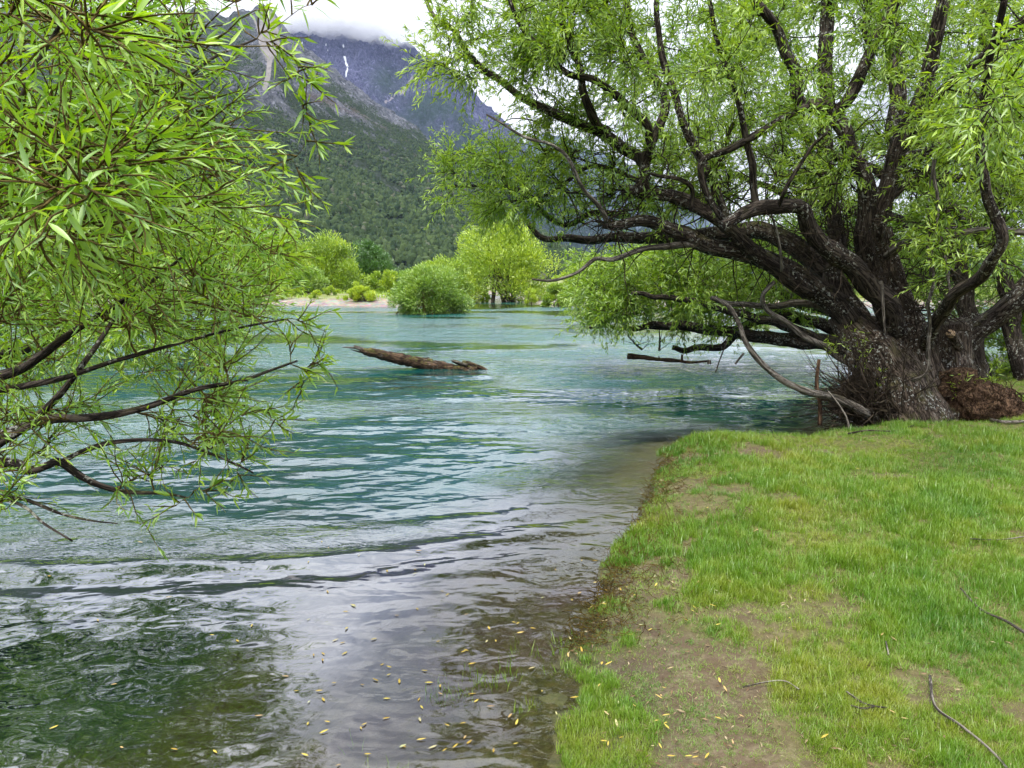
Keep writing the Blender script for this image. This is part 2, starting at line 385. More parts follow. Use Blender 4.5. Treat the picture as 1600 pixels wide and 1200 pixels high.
p = pos(t); dp = attr(t, 'depth'); tb = attr(t, 'turb'); fl = attr(t, 'deepwater')
c1 = noise(t, scaled(t, p, (1, 1.7, 1), .25), 2.1, 1.5, .45, .9); c2 = noise(t, scaled(t, p, (1, 1.5, 1), -.3), 6.5, 1.5, .45, .5)
ch = math_(t, 'ADD', math_(t, 'MULTIPLY', c1, 1.0), math_(t, 'MULTIPLY', c2, .34))
n1 = noise(t, scaled(t, p, (1, 1.7, 1), .08), 2.6, 4, .58, .9); n2 = noise(t, scaled(t, p, (1, 1.6, 1), -.2), 11, 3, .55, .4)
rh = math_(t, 'ADD', math_(t, 'MULTIPLY', n1, 1.3), math_(t, 'MULTIPLY', n2, .26))
nb = bump(t, ch, .125, .12); nb = bump(t, rh, math_(t, 'MULTIPLY', maprange(t, tb, .2, 1.0, .0, 1.0, False), .95), .12, nb)
body = mixc(t, fl, mixc(t, maprange(t, dp, .25, .6), (.024, .021, .009), (.003, .011, .007)), mixc(t, noise(t, p, .35, 3), (.002, .045, .038), (.009, .086, .074)))
dif = N(t, 'ShaderNodeBsdfDiffuse'); t.links.new(body, dif.inputs[0])
trs = N(t, 'ShaderNodeBsdfTransparent'); t.links.new(mixc(t, maprange(t, dp, 0, .30), (.97, .95, .90), (.60, .62, .45)), trs.inputs[0])
opac = maprange(t, dp, .04, .50, .0, 1.0, False)
bd = N(t, 'ShaderNodeMixShader'); t.links.new(opac, bd.inputs[0]); t.links.new(trs.outputs[0], bd.inputs[1]); t.links.new(dif.outputs[0], bd.inputs[2])
gl = N(t, 'ShaderNodeBsdfGlossy'); gl.inputs['Roughness'].default_value = .035; gl.inputs[0].default_value = (1, 1, 1, 1); t.links.new(nb, gl.inputs['Normal'])
fr = N(t, 'ShaderNodeFresnel'); fr.inputs['IOR'].default_value = 1.6; t.links.new(nb, fr.inputs['Normal'])
mxs = N(t, 'ShaderNodeMixShader'); t.links.new(math_(t, 'MULTIPLY', fr.outputs[0], math_(t, 'SUBTRACT', maprange(t, dp, .02, .20, 1.0, 2.1, False), math_(t, 'MULTIPLY', fl, .75)), clamp=True), mxs.inputs[0]); t.links.new(bd.outputs[0], mxs.inputs[1]); t.links.new(gl.outputs[0], mxs.inputs[2])
t.links.new(mxs.outputs[0], o.inputs[0]); M['water'] = m
me = rawmesh('river_water', v, f, m, True, {'depth': np.clip(depth, 0, 3).ravel(), 'turb': turb.ravel(), 'deepwater': np.clip((e + .5) / 1.6, 0, 1).ravel()})
tag(link('river_water', me), kind='structure')

# ------------------------------------------------------------------ mountains
def mountain(name, ridge, r0, r1, cols, rows, amp, mat, seed, attrf=None, foot=0.0, shape=1.15):
    rp = np.array(ridge, float); a0, a1 = (120, 960) if rp[0, 0] < 600 else (760, 1300); px = np.concatenate([np.linspace(rp[0, 0], min(a0, rp[0, 0] + 1e4), cols // 8, endpoint=False) if rp[0, 0] < a0 else np.zeros(0), np.linspace(max(a0, rp[0, 0]), a1, cols - cols // 8 - cols // 10), np.linspace(a1, rp[-1, 0], cols // 10 + 1)[1:]]); cols = len(px)
    py = np.interp(px, rp[:, 0], rp[:, 1]); u = (px - 800) / FPX
    elev = []
    for a, b in zip(px, py):
        q = P(a, b, 1.0); elev.append((q[2] - CAM_Z))
    H = np.array(elev) * r1
    tt = np.linspace(0, 1.25, rows); TT, UU = np.meshgrid(tt, u, indexing='ij'); HH = np.repeat(H[None], rows, 0); PX = np.repeat(px[None], rows, 0)
    Yy = r0 + (r1 - r0) * TT; Xx = UU * Yy
    prof = np.where(TT < 1, TT ** shape, 1 - (TT - 1) * 1.6)
    rg = ridged(Xx, Yy * .55, 1 / 620., 6, seed); fn = fbm(Xx, Yy * .6, 1 / 90., 5, seed + 9)
    win = np.clip(1.05 - np.abs(TT - .55) * 2, .10, 1) ** .8
    Zz = foot + HH * prof + amp * ((rg - .62) * 1.5 + .30 * fn) * win + .16 * amp * fbm(Xx, Yy, 1 / 34., 5, seed + 20, .6) * np.clip(TT, .1, 1)
    v = np.stack([Xx, Yy, Zz], -1).reshape(-1, 3)
    i = np.arange(rows - 1)[:, None] * cols + np.arange(cols - 1)[None]
    f = np.stack([i, i + 1, i + cols + 1, i + cols], -1).reshape(-1, 4)
    dz = Zz - CAM_Z; vv = (dz / Yy); py_s = 600 - FPX * (vv * cp + sp) / (cp - vv * sp)   # where it appears, only used to lay rock/scree zones
    at = attrf(PX, py_s, TT, Xx, Yy) if attrf else {}
    me = rawmesh(name, v, f, mat, True, {k: a.ravel() for k, a in at.items()})
    o = tag(link(name, me), kind='structure')
    return Xx, Yy, Zz, py_s, PX, at

def polyline_d(px, py, pts):
    d = np.full(px.shape, 1e9)
    for (x0, y0), (x1, y1) in zip(pts[:-1], pts[1:]):
        dx, dy = x1 - x0, y1 - y0; tt = np.clip(((px - x0) * dx + (py - y0) * dy) / (dx * dx + dy * dy), 0, 1)
        d = np.minimum(d, np.hypot(px - x0 - tt * dx, py - y0 - tt * dy))
    return d
def rockmat(name, rockd, rockl, green0, green1, scree, snowc=(.85, .87, .9)):
    m, t, o = newmat(name); p = pos(t)
    a = noise(t, scaled(t, p, (1, .35, .28)), .022, 8, .68, .6); b = noise(t, p, .05, 7, .7)
    cr_ = noise(t, scaled(t, p, (1.2, .6, .45)), .07, 6, .75, 1.2)
    rock = mixc(t, maprange(t, cr_, .38, .62), mixc(t, a, rockd, rockl), rockd)
    rock = mixc(t, maprange(t, b, .55, .7), rock, rockl)
    g = mixc(t, noise(t, p, .09, 6, .75), green0, green1)
    c = mixc(t, math_(t, 'ADD', attr(t, 'rock'), math_(t, 'MULTIPLY', math_(t, 'SUBTRACT', b, .5), 1.8), clamp=True), g, rock)
    c = mixc(t, attr(t, 'red'), c, (.12, .075, .045))
    c = mixc(t, maprange(t, math_(t, 'ADD', attr(t, 'scree'), math_(t, 'MULTIPLY', math_(t, 'SUBTRACT', cr_, .5), .9)), .4, .6), c, scree)
    c = mixc(t, maprange(t, attr(t, 'snow'), .4, .6), c, snowc)
    h = math_(t, 'ADD', math_(t, 'MULTIPLY', a, 1.0), math_(t, 'MULTIPLY', cr_, .6))
    principled(t, o, c, .95, bump(t, h, 1.0, 48), .1); return m
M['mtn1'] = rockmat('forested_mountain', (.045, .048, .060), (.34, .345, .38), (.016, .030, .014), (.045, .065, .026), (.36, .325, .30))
M['mtn2'] = rockmat('distant_rocky_mountain', (.032, .035, .095), (.24, .245, .38), (.016, .036, .042), (.045, .075, .055), (.34, .31, .33))  # blue of the distant air is mixed into the rock and green colours
M['mtn3'] = rockmat('far_ridge_haze_blue', (.10, .12, .20), (.22, .24, .32), (.05, .09, .10), (.09, .13, .13), (.3, .3, .34))  # paler and bluer still: distance haze painted into the ridge colours
def at1(PX, PY, TT, Xx, Yy):
    n = fbm(Xx, Yy, 1 / 150., 4, 71); n2 = fbm(Xx, Yy, 1 / 45., 3, 75)
    rock = np.clip(1.1 - (PY - 100 - .22 * (PX - 430) + 80 * n) / 55, 0, 1)
    rock = np.clip(rock - np.exp(-(((PX - 360) / 55) ** 2 + ((PY - 60) / 60) ** 2)) * .8, 0, 1)
    d1 = np.hypot((PX - 440) / 14., (PY - 55) / 36.); d2 = polyline_d(PX, PY, [(428, 60), (440, 90), (436, 120), (430, 138)]); d3 = polyline_d(PX, PY, [(418, 25), (428, 60), (440, 95)])
    scree = np.maximum(np.clip(1.6 - d1, 0, 1), np.maximum(np.clip(1.4 - d2 / 4., 0, 1), np.clip(.8 - d3 / 5, 0, 1)))
    scree = np.maximum(scree, np.clip(1.2 - np.hypot((PX - 452) / 13., (PY - 74) / 9.), 0, 1))
    red = np.clip(1 - polyline_d(PX, PY, [(480, 142), (530, 162), (575, 178), (620, 205)]) / 9, 0, 1) * np.clip(.3 + 2.5 * n2, 0, .5)
    return {'rock': rock * .95 + np.clip(n2 * 3.2 - .75, 0, .7) * np.clip(1.3 - (PY - 150) / 160, .25, 1), 'scree': scree, 'red': red, 'snow': rock * 0}
def at2(PX, PY, TT, Xx, Yy):
    n = fbm(Xx, Yy, 1 / 260., 4, 81)
    rock = np.clip(1.25 - (PY - 125 - .12 * (PX - 600) + 55 * n) / 70, 0.05, 1)
    rock = np.clip(rock - .9 * np.exp(-(((PX - 612) / 26) ** 2 + ((PY - 125) / 26) ** 2)) - .8 * np.exp(-(((PX - 680) / 40) ** 2 + ((PY - 160) / 22) ** 2)), 0, 1)
    s1 = polyline_d(PX, PY, [(549, 68), (552, 95), (555, 105), (552, 120)]); s2 = polyline_d(PX, PY, [(523, 66), (526, 76), (528, 88)])
    snow = np.maximum(np.clip(1.2 - s1 / 2.0, 0, 1), np.clip(1.1 - s2 / 1.5, 0, 1)) * np.clip(.75 + fbm(Xx, Yy, 1 / 40., 2, 84), 0, 1)
    snow = np.maximum(snow, np.clip(1 - np.hypot((PX - 489) / 3, (PY - 68) / 3), 0, 1))
    sc = polyline_d(PX, PY, [(652, 120), (640, 140), (625, 150), (610, 160)])
    return {'rock': rock, 'scree': np.clip(1.1 - sc / 3.5, 0, 1) * .9, 'red': rock * 0, 'snow': snow}
def at3(PX, PY, TT, Xx, Yy): return {'rock': .35 + 0 * PX, 'scree': 0 * PX, 'red': 0 * PX, 'snow': 0 * PX}
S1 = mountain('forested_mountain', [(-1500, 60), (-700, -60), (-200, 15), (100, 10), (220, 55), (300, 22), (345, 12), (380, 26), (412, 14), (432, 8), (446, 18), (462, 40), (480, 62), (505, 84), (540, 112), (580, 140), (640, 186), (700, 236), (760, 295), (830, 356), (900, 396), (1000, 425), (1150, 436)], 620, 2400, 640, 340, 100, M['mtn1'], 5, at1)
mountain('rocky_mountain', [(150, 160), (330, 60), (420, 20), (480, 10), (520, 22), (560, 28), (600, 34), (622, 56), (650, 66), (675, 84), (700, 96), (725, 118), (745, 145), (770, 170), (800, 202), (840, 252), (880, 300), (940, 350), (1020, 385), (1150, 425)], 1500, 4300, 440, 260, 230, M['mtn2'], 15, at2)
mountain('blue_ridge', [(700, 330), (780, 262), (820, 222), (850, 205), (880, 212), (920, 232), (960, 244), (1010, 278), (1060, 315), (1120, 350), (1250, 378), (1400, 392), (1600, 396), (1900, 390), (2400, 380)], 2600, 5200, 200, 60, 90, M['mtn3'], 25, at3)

# forest canopy on the slope: crowns instanced on the mountain
def blob(name, mat, sx, sz, seed, conifer=False):
    import bmesh
    bm = bmesh.new()
    if conifer: bmesh.ops.create_cone(bm, segments=7, radius1=.55, radius2=.02, depth=2.2, cap_ends=False)
    else: bmesh.ops.create_icosphere(bm, subdivisions=2, radius=1)
    for q in bm.verts:
        k = 1 + .38 * mn.noise(q.co * 1.9 + Vector((seed * 7.1, 0, 0))) + .22 * mn.noise(q.co * 4.3 + Vector((seed * 3.1, 0, 5)))
        q.co *= k; q.co.x *= sx; q.co.y *= sx; q.co.z = q.co.z * sz + sz * .8
    me = bpy.data.meshes.new(name); bm.to_mesh(me); bm.free(); me.materials.append(mat); return bpy.data.objects.new(name, me)
def scatter(name, pts, scl, rot, pick, protos, parent=None):
    coll = bpy.data.collections.new(name + '_source')
    for q in protos: coll.objects.link(q)
    me = bpy.data.meshes.new(name); pts = np.asarray(pts, np.float32)
    me.vertices.add(len(pts)); me.vertices.foreach_set('co', pts.ravel())
    a = me.attributes.new('scl', 'FLOAT', 'POINT'); a.data.foreach_set('value', np.asarray(scl, np.float32))
    a = me.attributes.new('rot', 'FLOAT_VECTOR', 'POINT'); a.data.foreach_set('vector', np.asarray(rot, np.float32).ravel())
    a = me.attributes.new('pick', 'INT', 'POINT'); a.data.foreach_set('value', np.asarray(pick, np.int32))
    g = bpy.data.node_groups.new(name, 'GeometryNodeTree')
    g.interface.new_socket('Geometry', in_out='INPUT', socket_type='NodeSocketGeometry'); g.interface.new_socket('Geometry', in_out='OUTPUT', socket_type='NodeSocketGeometry')
    gi = g.nodes.new('NodeGroupInput'); go = g.nodes.new('NodeGroupOutput'); ip = g.nodes.new('GeometryNodeInstanceOnPoints')
    ci = g.nodes.new('GeometryNodeCollectionInfo'); ci.inputs['Collection'].default_value = coll
    ci.inputs['Separate Children'].default_value = True; ci.inputs['Reset Children'].default_value = True
    def na(nm, ty):
        q = g.nodes.new('GeometryNodeInputNamedAttribute'); q.data_type = ty; q.inputs['Name'].default_value = nm; return q.outputs['Attribute']
    er = g.nodes.new('FunctionNodeEulerToRotation')
    g.links.new(gi.outputs[0], ip.inputs['Points']); g.links.new(ci.outputs[0], ip.inputs['Instance']); ip.inputs['Pick Instance'].default_value = True
    g.links.new(na('pick', 'INT'), ip.inputs['Instance Index']); g.links.new(na('rot', 'FLOAT_VECTOR'), er.inputs[0]); g.links.new(er.outputs[0], ip.inputs['Rotation'])
    g.links.new(na('scl', 'FLOAT'), ip.inputs['Scale']); g.links.new(ip.outputs[0], go.inputs[0])
    o = link(name, me, parent); md = o.modifiers.new('scatter', 'NODES'); md.node_group = g
    return o
m, t, o = newmat('mountain_forest_canopy')
p = pos(t); oi = N(t, 'ShaderNodeObjectInfo').outputs['Random']
c = mixc(t, noise(t, p, .012, 4, .6), (.009, .021, .011), (.025, .045, .017))
c = mixc(t, maprange(t, oi, .0, 1.0, 0, .85, False), c, (.060, .088, .028)); c = mixc(t, maprange(t, oi, .95, .96, 0, .6), c, (.085, .08, .065))
principled(t, o, c, .95, bump(t, noise(t, p, .55, 3, .7), 1.0, 1.0), .1); M['canopy'] = m
Xx, Yy, Zz, PYs, PXs, at = S1
n = 100000
ii = rng.uniform(0, Xx.shape[0] * .79, n * 3); jj = rng.uniform(0, Xx.shape[1] - 1.01, n * 3)
i0 = ii.astype(int); j0 = jj.astype(int); fi = ii - i0; fj = jj - j0
def bl(A): return A[i0, j0] * (1 - fi) * (1 - fj) + A[i0 + 1, j0] * fi * (1 - fj) + A[i0, j0 + 1] * (1 - fi) * fj + A[i0 + 1, j0 + 1] * fi * fj
fx, fy, fz, fpy, fpx, frk = bl(Xx), bl(Yy), bl(Zz), bl(PYs), bl(PXs), bl(at['rock'])
keep = (fpx > -150) & (rng.random(n * 3) < (fy / 2400) ** .6 * np.clip(1.15 - frk * 1.25, 0.02, 1)) & (fpy > 60) & (bl(at['scree']) < .1) & (bl(at['red']) < .35) & (fbm(fx, fy, 1 / 70., 3, 91) > -.42)
ix = np.nonzero(keep)[0][:n]
print('forest', len(ix))
hgt = np.clip((fpy[ix] - 120) / 200, .35, 1)
sc = (2.3 + 3.9 * rng.random(len(ix)) ** 1.6) * hgt
ob = scatter('mountain_forest', np.stack([fx[ix], fy[ix], fz[ix] - 1.0], -1), sc, np.stack([rng.normal(0, .1, len(ix)), rng.normal(0, .1, len(ix)), rng.uniform(0, 6.28, len(ix))], -1), rng.choice(5, len(ix), p=[.27, .25, .2, .16, .12]),
             [blob('a_crown', M['canopy'], .95, 1.0, 1), blob('b_crown', M['canopy'], 1.1, .9, 2), blob('c_crown', M['canopy'], .8, 1.35, 3), blob('d_crown', M['canopy'], .6, 1.6, 4), blob('e_crown', M['canopy'], .75, 1.3, 5, True)])
tag(ob, 'dark green beech forest covering the lower mountain slope', 'forest', kind='stuff')

# ------------------------------------------------------------------ far bank willows
class Leaves:
    def __init__(s): s.p = []; s.d = []; s.l = []; s.w = []; s.t = []
    def add(s, p, d, l, w, t): s.p.append(p); s.d.append(d); s.l.append(l); s.w.append(w); s.t.append(t)
    def arrays(s): return np.vstack(s.p), np.vstack(s.d), np.concatenate(s.l), np.concatenate(s.w), np.concatenate(s.t)
def bush(name, label, cat, group, px0, px1, py_top, D, mat, n=9000, stroke=.30, base_z=None, skirt=.12, puffs=60, tintm=.55, stems=9, lean=0.0, bark='twig', up=.55):
    pxc = (px0 + px1) / 2; x = (pxc - 800) / FPX * D
    z0 = float(ground_z(np.array([x]), np.array([D]))[0]) if base_z is None else base_z
    z0 = max(z0, 0.0) - .05
    top = P(pxc, py_top, D)[2]; H = top - z0; W = (px1 - px0) / FPX * D / 2
    base = np.array([x, D, z0]); root = empty(name, base); tag(root, label, cat, group)
    # puffs fill an uneven dome
    k = puffs; th = rng.uniform(0, 2 * np.pi, k); sz_ = rng.uniform(0, 1, k); rr = rng.uniform(.40, .90, k) ** .7; cz = np.sqrt(1 - sz_ ** 2.4)
    lob = 1 + .16 * np.sin(th * 3 + rng.uniform(0, 6)) + rng.normal(0, .06, k)
    pc = np.stack([x + np.cos(th) * cz * rr * W * .88 * lob + lean * sz_ * H, D + np.sin(th) * cz * rr * W * .75 * lob, z0 + H * (skirt + (.90 - skirt) * sz_ * rr ** .5)], -1)
    pr = rng.uniform(.10, .20, k) * min(H, W * 1.6); dens = rng.uniform(.5, 1.3, k); pick = rng.choice(k, n, p=dens / dens.sum())
    g = rng.normal(0, 1, (n, 3)); g = norm(g) * (rng.random((n, 1)) ** .4)
    g[:, 2] = g[:, 2] * .85 + .1
    q = pc[pick] + g * pr[pick][:, None]; q[:, 2] = np.maximum(q[:, 2], z0 + .15 * skirt * H + .12)
    outw = norm(q - np.array([x, D, z0 + H * .1])); d = norm(outw * .5 + g * .6 + np.array([-.25, 0, up * .6]) + rng.normal(0, .42, (n, 3)))
    ptint = rng.normal(0, .13, k)
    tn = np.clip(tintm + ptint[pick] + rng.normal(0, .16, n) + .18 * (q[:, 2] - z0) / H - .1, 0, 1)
    L = rng.uniform(.5, 1.15, n) * stroke * .72
    me = leaf_mesh('foliage', q, d, L, L * rng.uniform(.22, .40, n), tn, mat)
    tag(link('foliage', me, root), kind='stuff')
    for s in range(stems):
        tb = Tubes(); e = pc[rng.integers(k)]; a = base + np.array([rng.normal(0, W * .26), rng.normal(0, W * .2), 0])
        mid = a * .55 + e * .45 + np.array([0, 0, H * .12]); pts = catmull([a, mid, e], 4)
        tb.add(pts, np.linspace(.022 * H ** .8, .005, len(pts)), 5, cap=False); tb.build('stem', M[bark], root)
    return root
bank = 'willows on the far bank'
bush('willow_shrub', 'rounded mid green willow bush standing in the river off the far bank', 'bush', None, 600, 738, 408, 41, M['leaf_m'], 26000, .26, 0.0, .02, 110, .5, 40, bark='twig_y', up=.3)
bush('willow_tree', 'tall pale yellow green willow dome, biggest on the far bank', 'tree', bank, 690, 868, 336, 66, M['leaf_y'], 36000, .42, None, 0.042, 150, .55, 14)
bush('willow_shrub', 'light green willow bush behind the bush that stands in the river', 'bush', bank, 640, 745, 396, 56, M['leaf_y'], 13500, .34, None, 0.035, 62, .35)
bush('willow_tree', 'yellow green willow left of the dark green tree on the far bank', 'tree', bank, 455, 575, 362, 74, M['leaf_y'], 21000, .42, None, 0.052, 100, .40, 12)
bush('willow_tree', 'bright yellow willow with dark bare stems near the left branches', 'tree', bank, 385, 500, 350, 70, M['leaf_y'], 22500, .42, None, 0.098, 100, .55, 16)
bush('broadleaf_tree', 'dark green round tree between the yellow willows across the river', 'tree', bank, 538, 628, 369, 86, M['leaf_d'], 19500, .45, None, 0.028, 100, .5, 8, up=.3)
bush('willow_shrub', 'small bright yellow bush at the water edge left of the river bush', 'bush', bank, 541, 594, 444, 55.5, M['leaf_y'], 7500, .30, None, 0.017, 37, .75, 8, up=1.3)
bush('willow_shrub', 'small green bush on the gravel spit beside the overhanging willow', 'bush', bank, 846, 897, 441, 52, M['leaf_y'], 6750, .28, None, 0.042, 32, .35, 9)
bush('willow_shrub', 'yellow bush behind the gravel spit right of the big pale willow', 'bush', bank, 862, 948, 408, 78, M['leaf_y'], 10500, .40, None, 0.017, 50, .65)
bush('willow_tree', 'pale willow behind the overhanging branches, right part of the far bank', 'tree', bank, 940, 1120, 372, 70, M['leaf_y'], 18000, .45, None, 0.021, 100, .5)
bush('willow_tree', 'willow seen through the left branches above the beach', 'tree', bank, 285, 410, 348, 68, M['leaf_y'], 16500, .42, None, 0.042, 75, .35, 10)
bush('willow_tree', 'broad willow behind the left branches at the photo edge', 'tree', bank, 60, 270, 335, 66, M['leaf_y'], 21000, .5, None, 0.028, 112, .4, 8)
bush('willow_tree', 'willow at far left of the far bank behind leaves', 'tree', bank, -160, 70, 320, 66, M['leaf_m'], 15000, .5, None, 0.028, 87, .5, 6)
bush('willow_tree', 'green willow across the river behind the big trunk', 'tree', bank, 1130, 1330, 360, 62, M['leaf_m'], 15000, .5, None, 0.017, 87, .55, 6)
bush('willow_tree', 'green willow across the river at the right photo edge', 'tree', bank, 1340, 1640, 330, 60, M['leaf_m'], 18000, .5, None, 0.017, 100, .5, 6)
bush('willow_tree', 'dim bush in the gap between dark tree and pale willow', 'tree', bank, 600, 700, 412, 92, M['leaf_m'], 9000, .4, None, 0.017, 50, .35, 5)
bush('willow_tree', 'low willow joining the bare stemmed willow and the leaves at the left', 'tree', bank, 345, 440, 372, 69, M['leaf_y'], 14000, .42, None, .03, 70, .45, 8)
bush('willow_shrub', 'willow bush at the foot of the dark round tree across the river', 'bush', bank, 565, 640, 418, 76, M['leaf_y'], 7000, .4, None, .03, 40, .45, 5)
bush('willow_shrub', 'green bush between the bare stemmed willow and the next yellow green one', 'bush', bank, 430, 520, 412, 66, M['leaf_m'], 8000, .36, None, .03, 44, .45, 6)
bush('willow_shrub', 'leafy green bush on the bank right behind the root burl', 'bush', None, 1535, 1700, 425, 13.6, M['leaf_r'], 9000, .14, None, .05, 70, .5, 12)
SHRUB_LABELS = ['low wide shrub under the yellow willow with bare stems', 'small shrub on the gravel left of the bright yellow bush', 'yellow shrub at the foot of the bare stemmed willow', 'shrub close against the left side of the bright yellow bush',
  'shrub on the far beach just beyond the left willow tips', 'tiny shrub nearest the water on the left beach', 'shrub above the brown side channel beside the river bush', 'shrub half hidden behind the left side of the river bush',
  'beach shrub seen through the last sprays of the left willow', 'wider beach shrub seen through the left willow leaves', 'shrub right behind the bright yellow bush at the water', 'tiny shrub right of the gravel spit bush',
  'shrub on the gravel under the tall pale willow', 'shrub between the river bush and the tall pale willow', 'leftmost low shrub on the far beach behind the left willow', 'low shrub near the water behind the left willow branches']
scr = [(470, 448, 36), (497, 452, 20), (447, 440, 30), (520, 446, 26), (405, 455, 24), (430, 462, 16), (758, 452, 22), (612, 452, 22), (380, 452, 26), (330, 455, 30), (560, 440, 28), (925, 462, 18), (830, 448, 26), (700, 450, 26), (240, 452, 30), (300, 460, 20)]
for i, (a, b, wd) in enumerate(scr):
    D_ = float(rng.uniform(57, 66)) if b < 456 else float(rng.uniform(55.5, 58))
    bush('low_shrub', SHRUB_LABELS[i], 'shrub', 'low shrubs on the far gravel bank', a - wd / 2, a + wd / 2, b, D_, M['leaf_y'], 1350, .24, None, .03, 12, .5 + .2 * rng.random(), 3, up=.9)
# dry grass and forbs of the far bank
n = 9000; gx = rng.uniform(-62, 50, n); gy = rng.uniform(54, 84, n); gz = ground_z(gx, gy); k = (gz > .33) & (fbm(gx, gy, .22, 3, 97) > -.05)
gx, gy, gz = gx[k], gy[k], gz[k]; n = len(gx) * 4
gx, gy, gz = [np.repeat(a, 4) for a in (gx, gy, gz)]
q = np.stack([gx + rng.normal(0, .12, n), gy + rng.normal(0, .12, n), gz - .02], -1); d = np.stack([rng.normal(0, .35, n), rng.normal(0, .35, n), np.ones(n)], -1)
L = rng.uniform(.12, .42, n)
me = leaf_mesh('bank_scrub', q, d, L, L * .22, np.clip(rng.normal(.4, .25, n), 0, 1), M['leaf_y'])
tag(link('bank_scrub', me), 'patchy yellow green grass and weeds on the gravel of the far bank', 'grass', kind='stuff')

# ------------------------------------------------------------------ willow builder for the near trees
def limb(tb, spec, r0, r1, sides=10, rough=.16, per=7, seed=0., wob=.012, power=1.0):
    pts = catmull([P(*s) for s in spec], per)
    L = np.concatenate([[0], np.cumsum(np.linalg.norm(np.diff(pts, axis=0), axis=1))]); u = L / L[-1]
    jit = np.array([[mn.noise(Vector((l * 2.1 + seed * 5 + 31 * c, seed, c))) for c in range(3)] for l in L]) * wob * 3.2
    jit[0] = 0; pts = pts + jit
    rad = r0 + (r1 - r0) * u ** power
    rad = rad * (1 + .10 * np.array([mn.noise(Vector((l * 3.3, seed * 3, 7))) for l in L]))
    tb.add(pts, rad, sides, rough, True, seed); return pts, rad
def sprays(skel_pts, skel_rad, targets, lv, stems, twigs, maxd=2.6, twn=(6, 10), twl=(.28, .6), leafl=(.06, .10), leafw=.16, step=.035, bias=(0, 0, 0), droop=-.05, tintm=.5, bare=0.0, rs=1.0):
    """joins every target to the closest wood, then hangs leafy twigs round the end"""
    sp_, sr_ = np.array(skel_pts), np.array(skel_rad)
    dd = np.array([np.min(np.linalg.norm(sp_ - t_, axis=1)) for t_ in targets]); order = np.argsort(dd)
    bias = np.array(bias)
    for oi_ in order:
        T = targets[oi_]; ds = np.linalg.norm(sp_ - T, axis=1) + 2.0 * np.maximum(0, sp_[:, 2] - T[2]) * .3; j = int(np.argmin(ds)); S = sp_[j]; L = np.linalg.norm(T - S)
        if L < .05: continue
        r0 = min(sr_[j] * .75, (.006 + .010 * L) * rs)
        mid = (S + T) / 2 + rng.normal(0, .09 * L, 3) + np.array([0, 0, .06 * L]); m2 = S * .8 + mid * .2 + rng.normal(0, .03 * L, 3)
        pts = catmull([S, m2, mid, T * .7 + mid * .3 + rng.normal(0, .04 * L, 3), T], 3); rad = np.linspace(r0, .004 * rs, len(pts))
        stems.add(pts, rad, 5, cap=False)
        sp_ = np.vstack([sp_, pts[3:]]); sr_ = np.concatenate([sr_, rad[3:]])
        if rng.random() < bare: continue
        tv = norm(T - S); nt_ = rng.integers(*twn); base_t = rng.normal(tintm, .1)
        k = max(5, int(L * .55 / step / 1.4)); uu = np.sort(rng.uniform(.5, 1.0, k)) * (len(pts) - 1); i0_ = np.minimum(uu.astype(int), len(pts) - 2); f_ = (uu - i0_)[:, None]
        ll = rng.uniform(*leafl, k); sg = norm(pts[i0_ + 1] - pts[i0_])
        lv.add(pts[i0_] * (1 - f_) + pts[i0_ + 1] * f_, norm(sg * .6 + norm(rng.normal(0, 1, (k, 3))) * .8 + bias * .5), ll, ll * leafw, np.clip(base_t + .12 + rng.normal(0, .17, k), 0, 1))
        for _ in range(nt_):
            u = rng.uniform(.35, 1.0); a = pts[min(int(u * (len(pts) - 1)), len(pts) - 1)]
            d = norm(tv * .7 + norm(rng.normal(0, 1, 3)) * .9 + bias + np.array([0, 0, .1])); tl = rng.uniform(*twl)
            tp = wander(a, d, tl, 5, .16, droop); twigs.add(tp, np.linspace(.0035, .0012, 6), 3, cap=False)
            k = max(4, int(tl / step)); uu = np.sort(rng.uniform(.12, 1.0, k)) * 5; i0_ = np.minimum(uu.astype(int), 4); f_ = (uu - i0_)[:, None]
            q = tp[i0_] * (1 - f_) + tp[i0_ + 1] * f_; tg = norm(tp[i0_ + 1] - tp[i0_])
            ldir = norm(tg * .75 + norm(rng.normal(0, 1, (k, 3))) * .75 + np.array([0, 0, -.22]) + bias * .6)
            ll = rng.uniform(*leafl, k) * (1 - .35 * (uu / 5) ** 3)
            lv.add(q, ldir, ll, ll * leafw * rng.uniform(.8, 1.25, k), np.clip(base_t + rng.normal(0, .17, k) + .22 * (uu / 5) ** 2, 0, 1))
    return sp_, sr_
def region(n, x0, x1, y0, y1, d0, d1): return [P(rng.uniform(x0, x1), rng.uniform(y0, y1), rng.uniform(d0, d1)) for _ in range(n)]

# ---- the big leaning willow at the right
tree = empty('willow_tree', P(1410, 652, 9.0)); tag(tree, 'big gnarled willow leaning over the river from the grassy bank', 'tree')
sk, sr = [], []
def add_limb(spec, wpx0, wpx1, name='limb', mat='bark', sides=11, rough=.2, seed=0., wob=.014, keep=True, per=7, power=1.0):
    tb = Tubes(); r0 = wpx0 / 2 / FPX * spec[0][2]; r1 = wpx1 / 2 / FPX * spec[-1][2]
    pts, rad = limb(tb, spec, r0, r1, sides, rough, per, seed, wob, power); o = tb.build(name, M[mat], tree)
    if keep: sk.extend(pts[len(pts) // 5:]); sr.extend(rad[len(pts) // 5:])
    return o
add_limb([(1418, 672, 8.7), (1408, 630, 8.75), (1392, 590, 8.85), (1370, 555, 8.9), (1345, 520, 9.0), (1318, 485, 9.1)], 128, 46, 'trunk', 'bark_old', 26, .22, 1.3, .01)
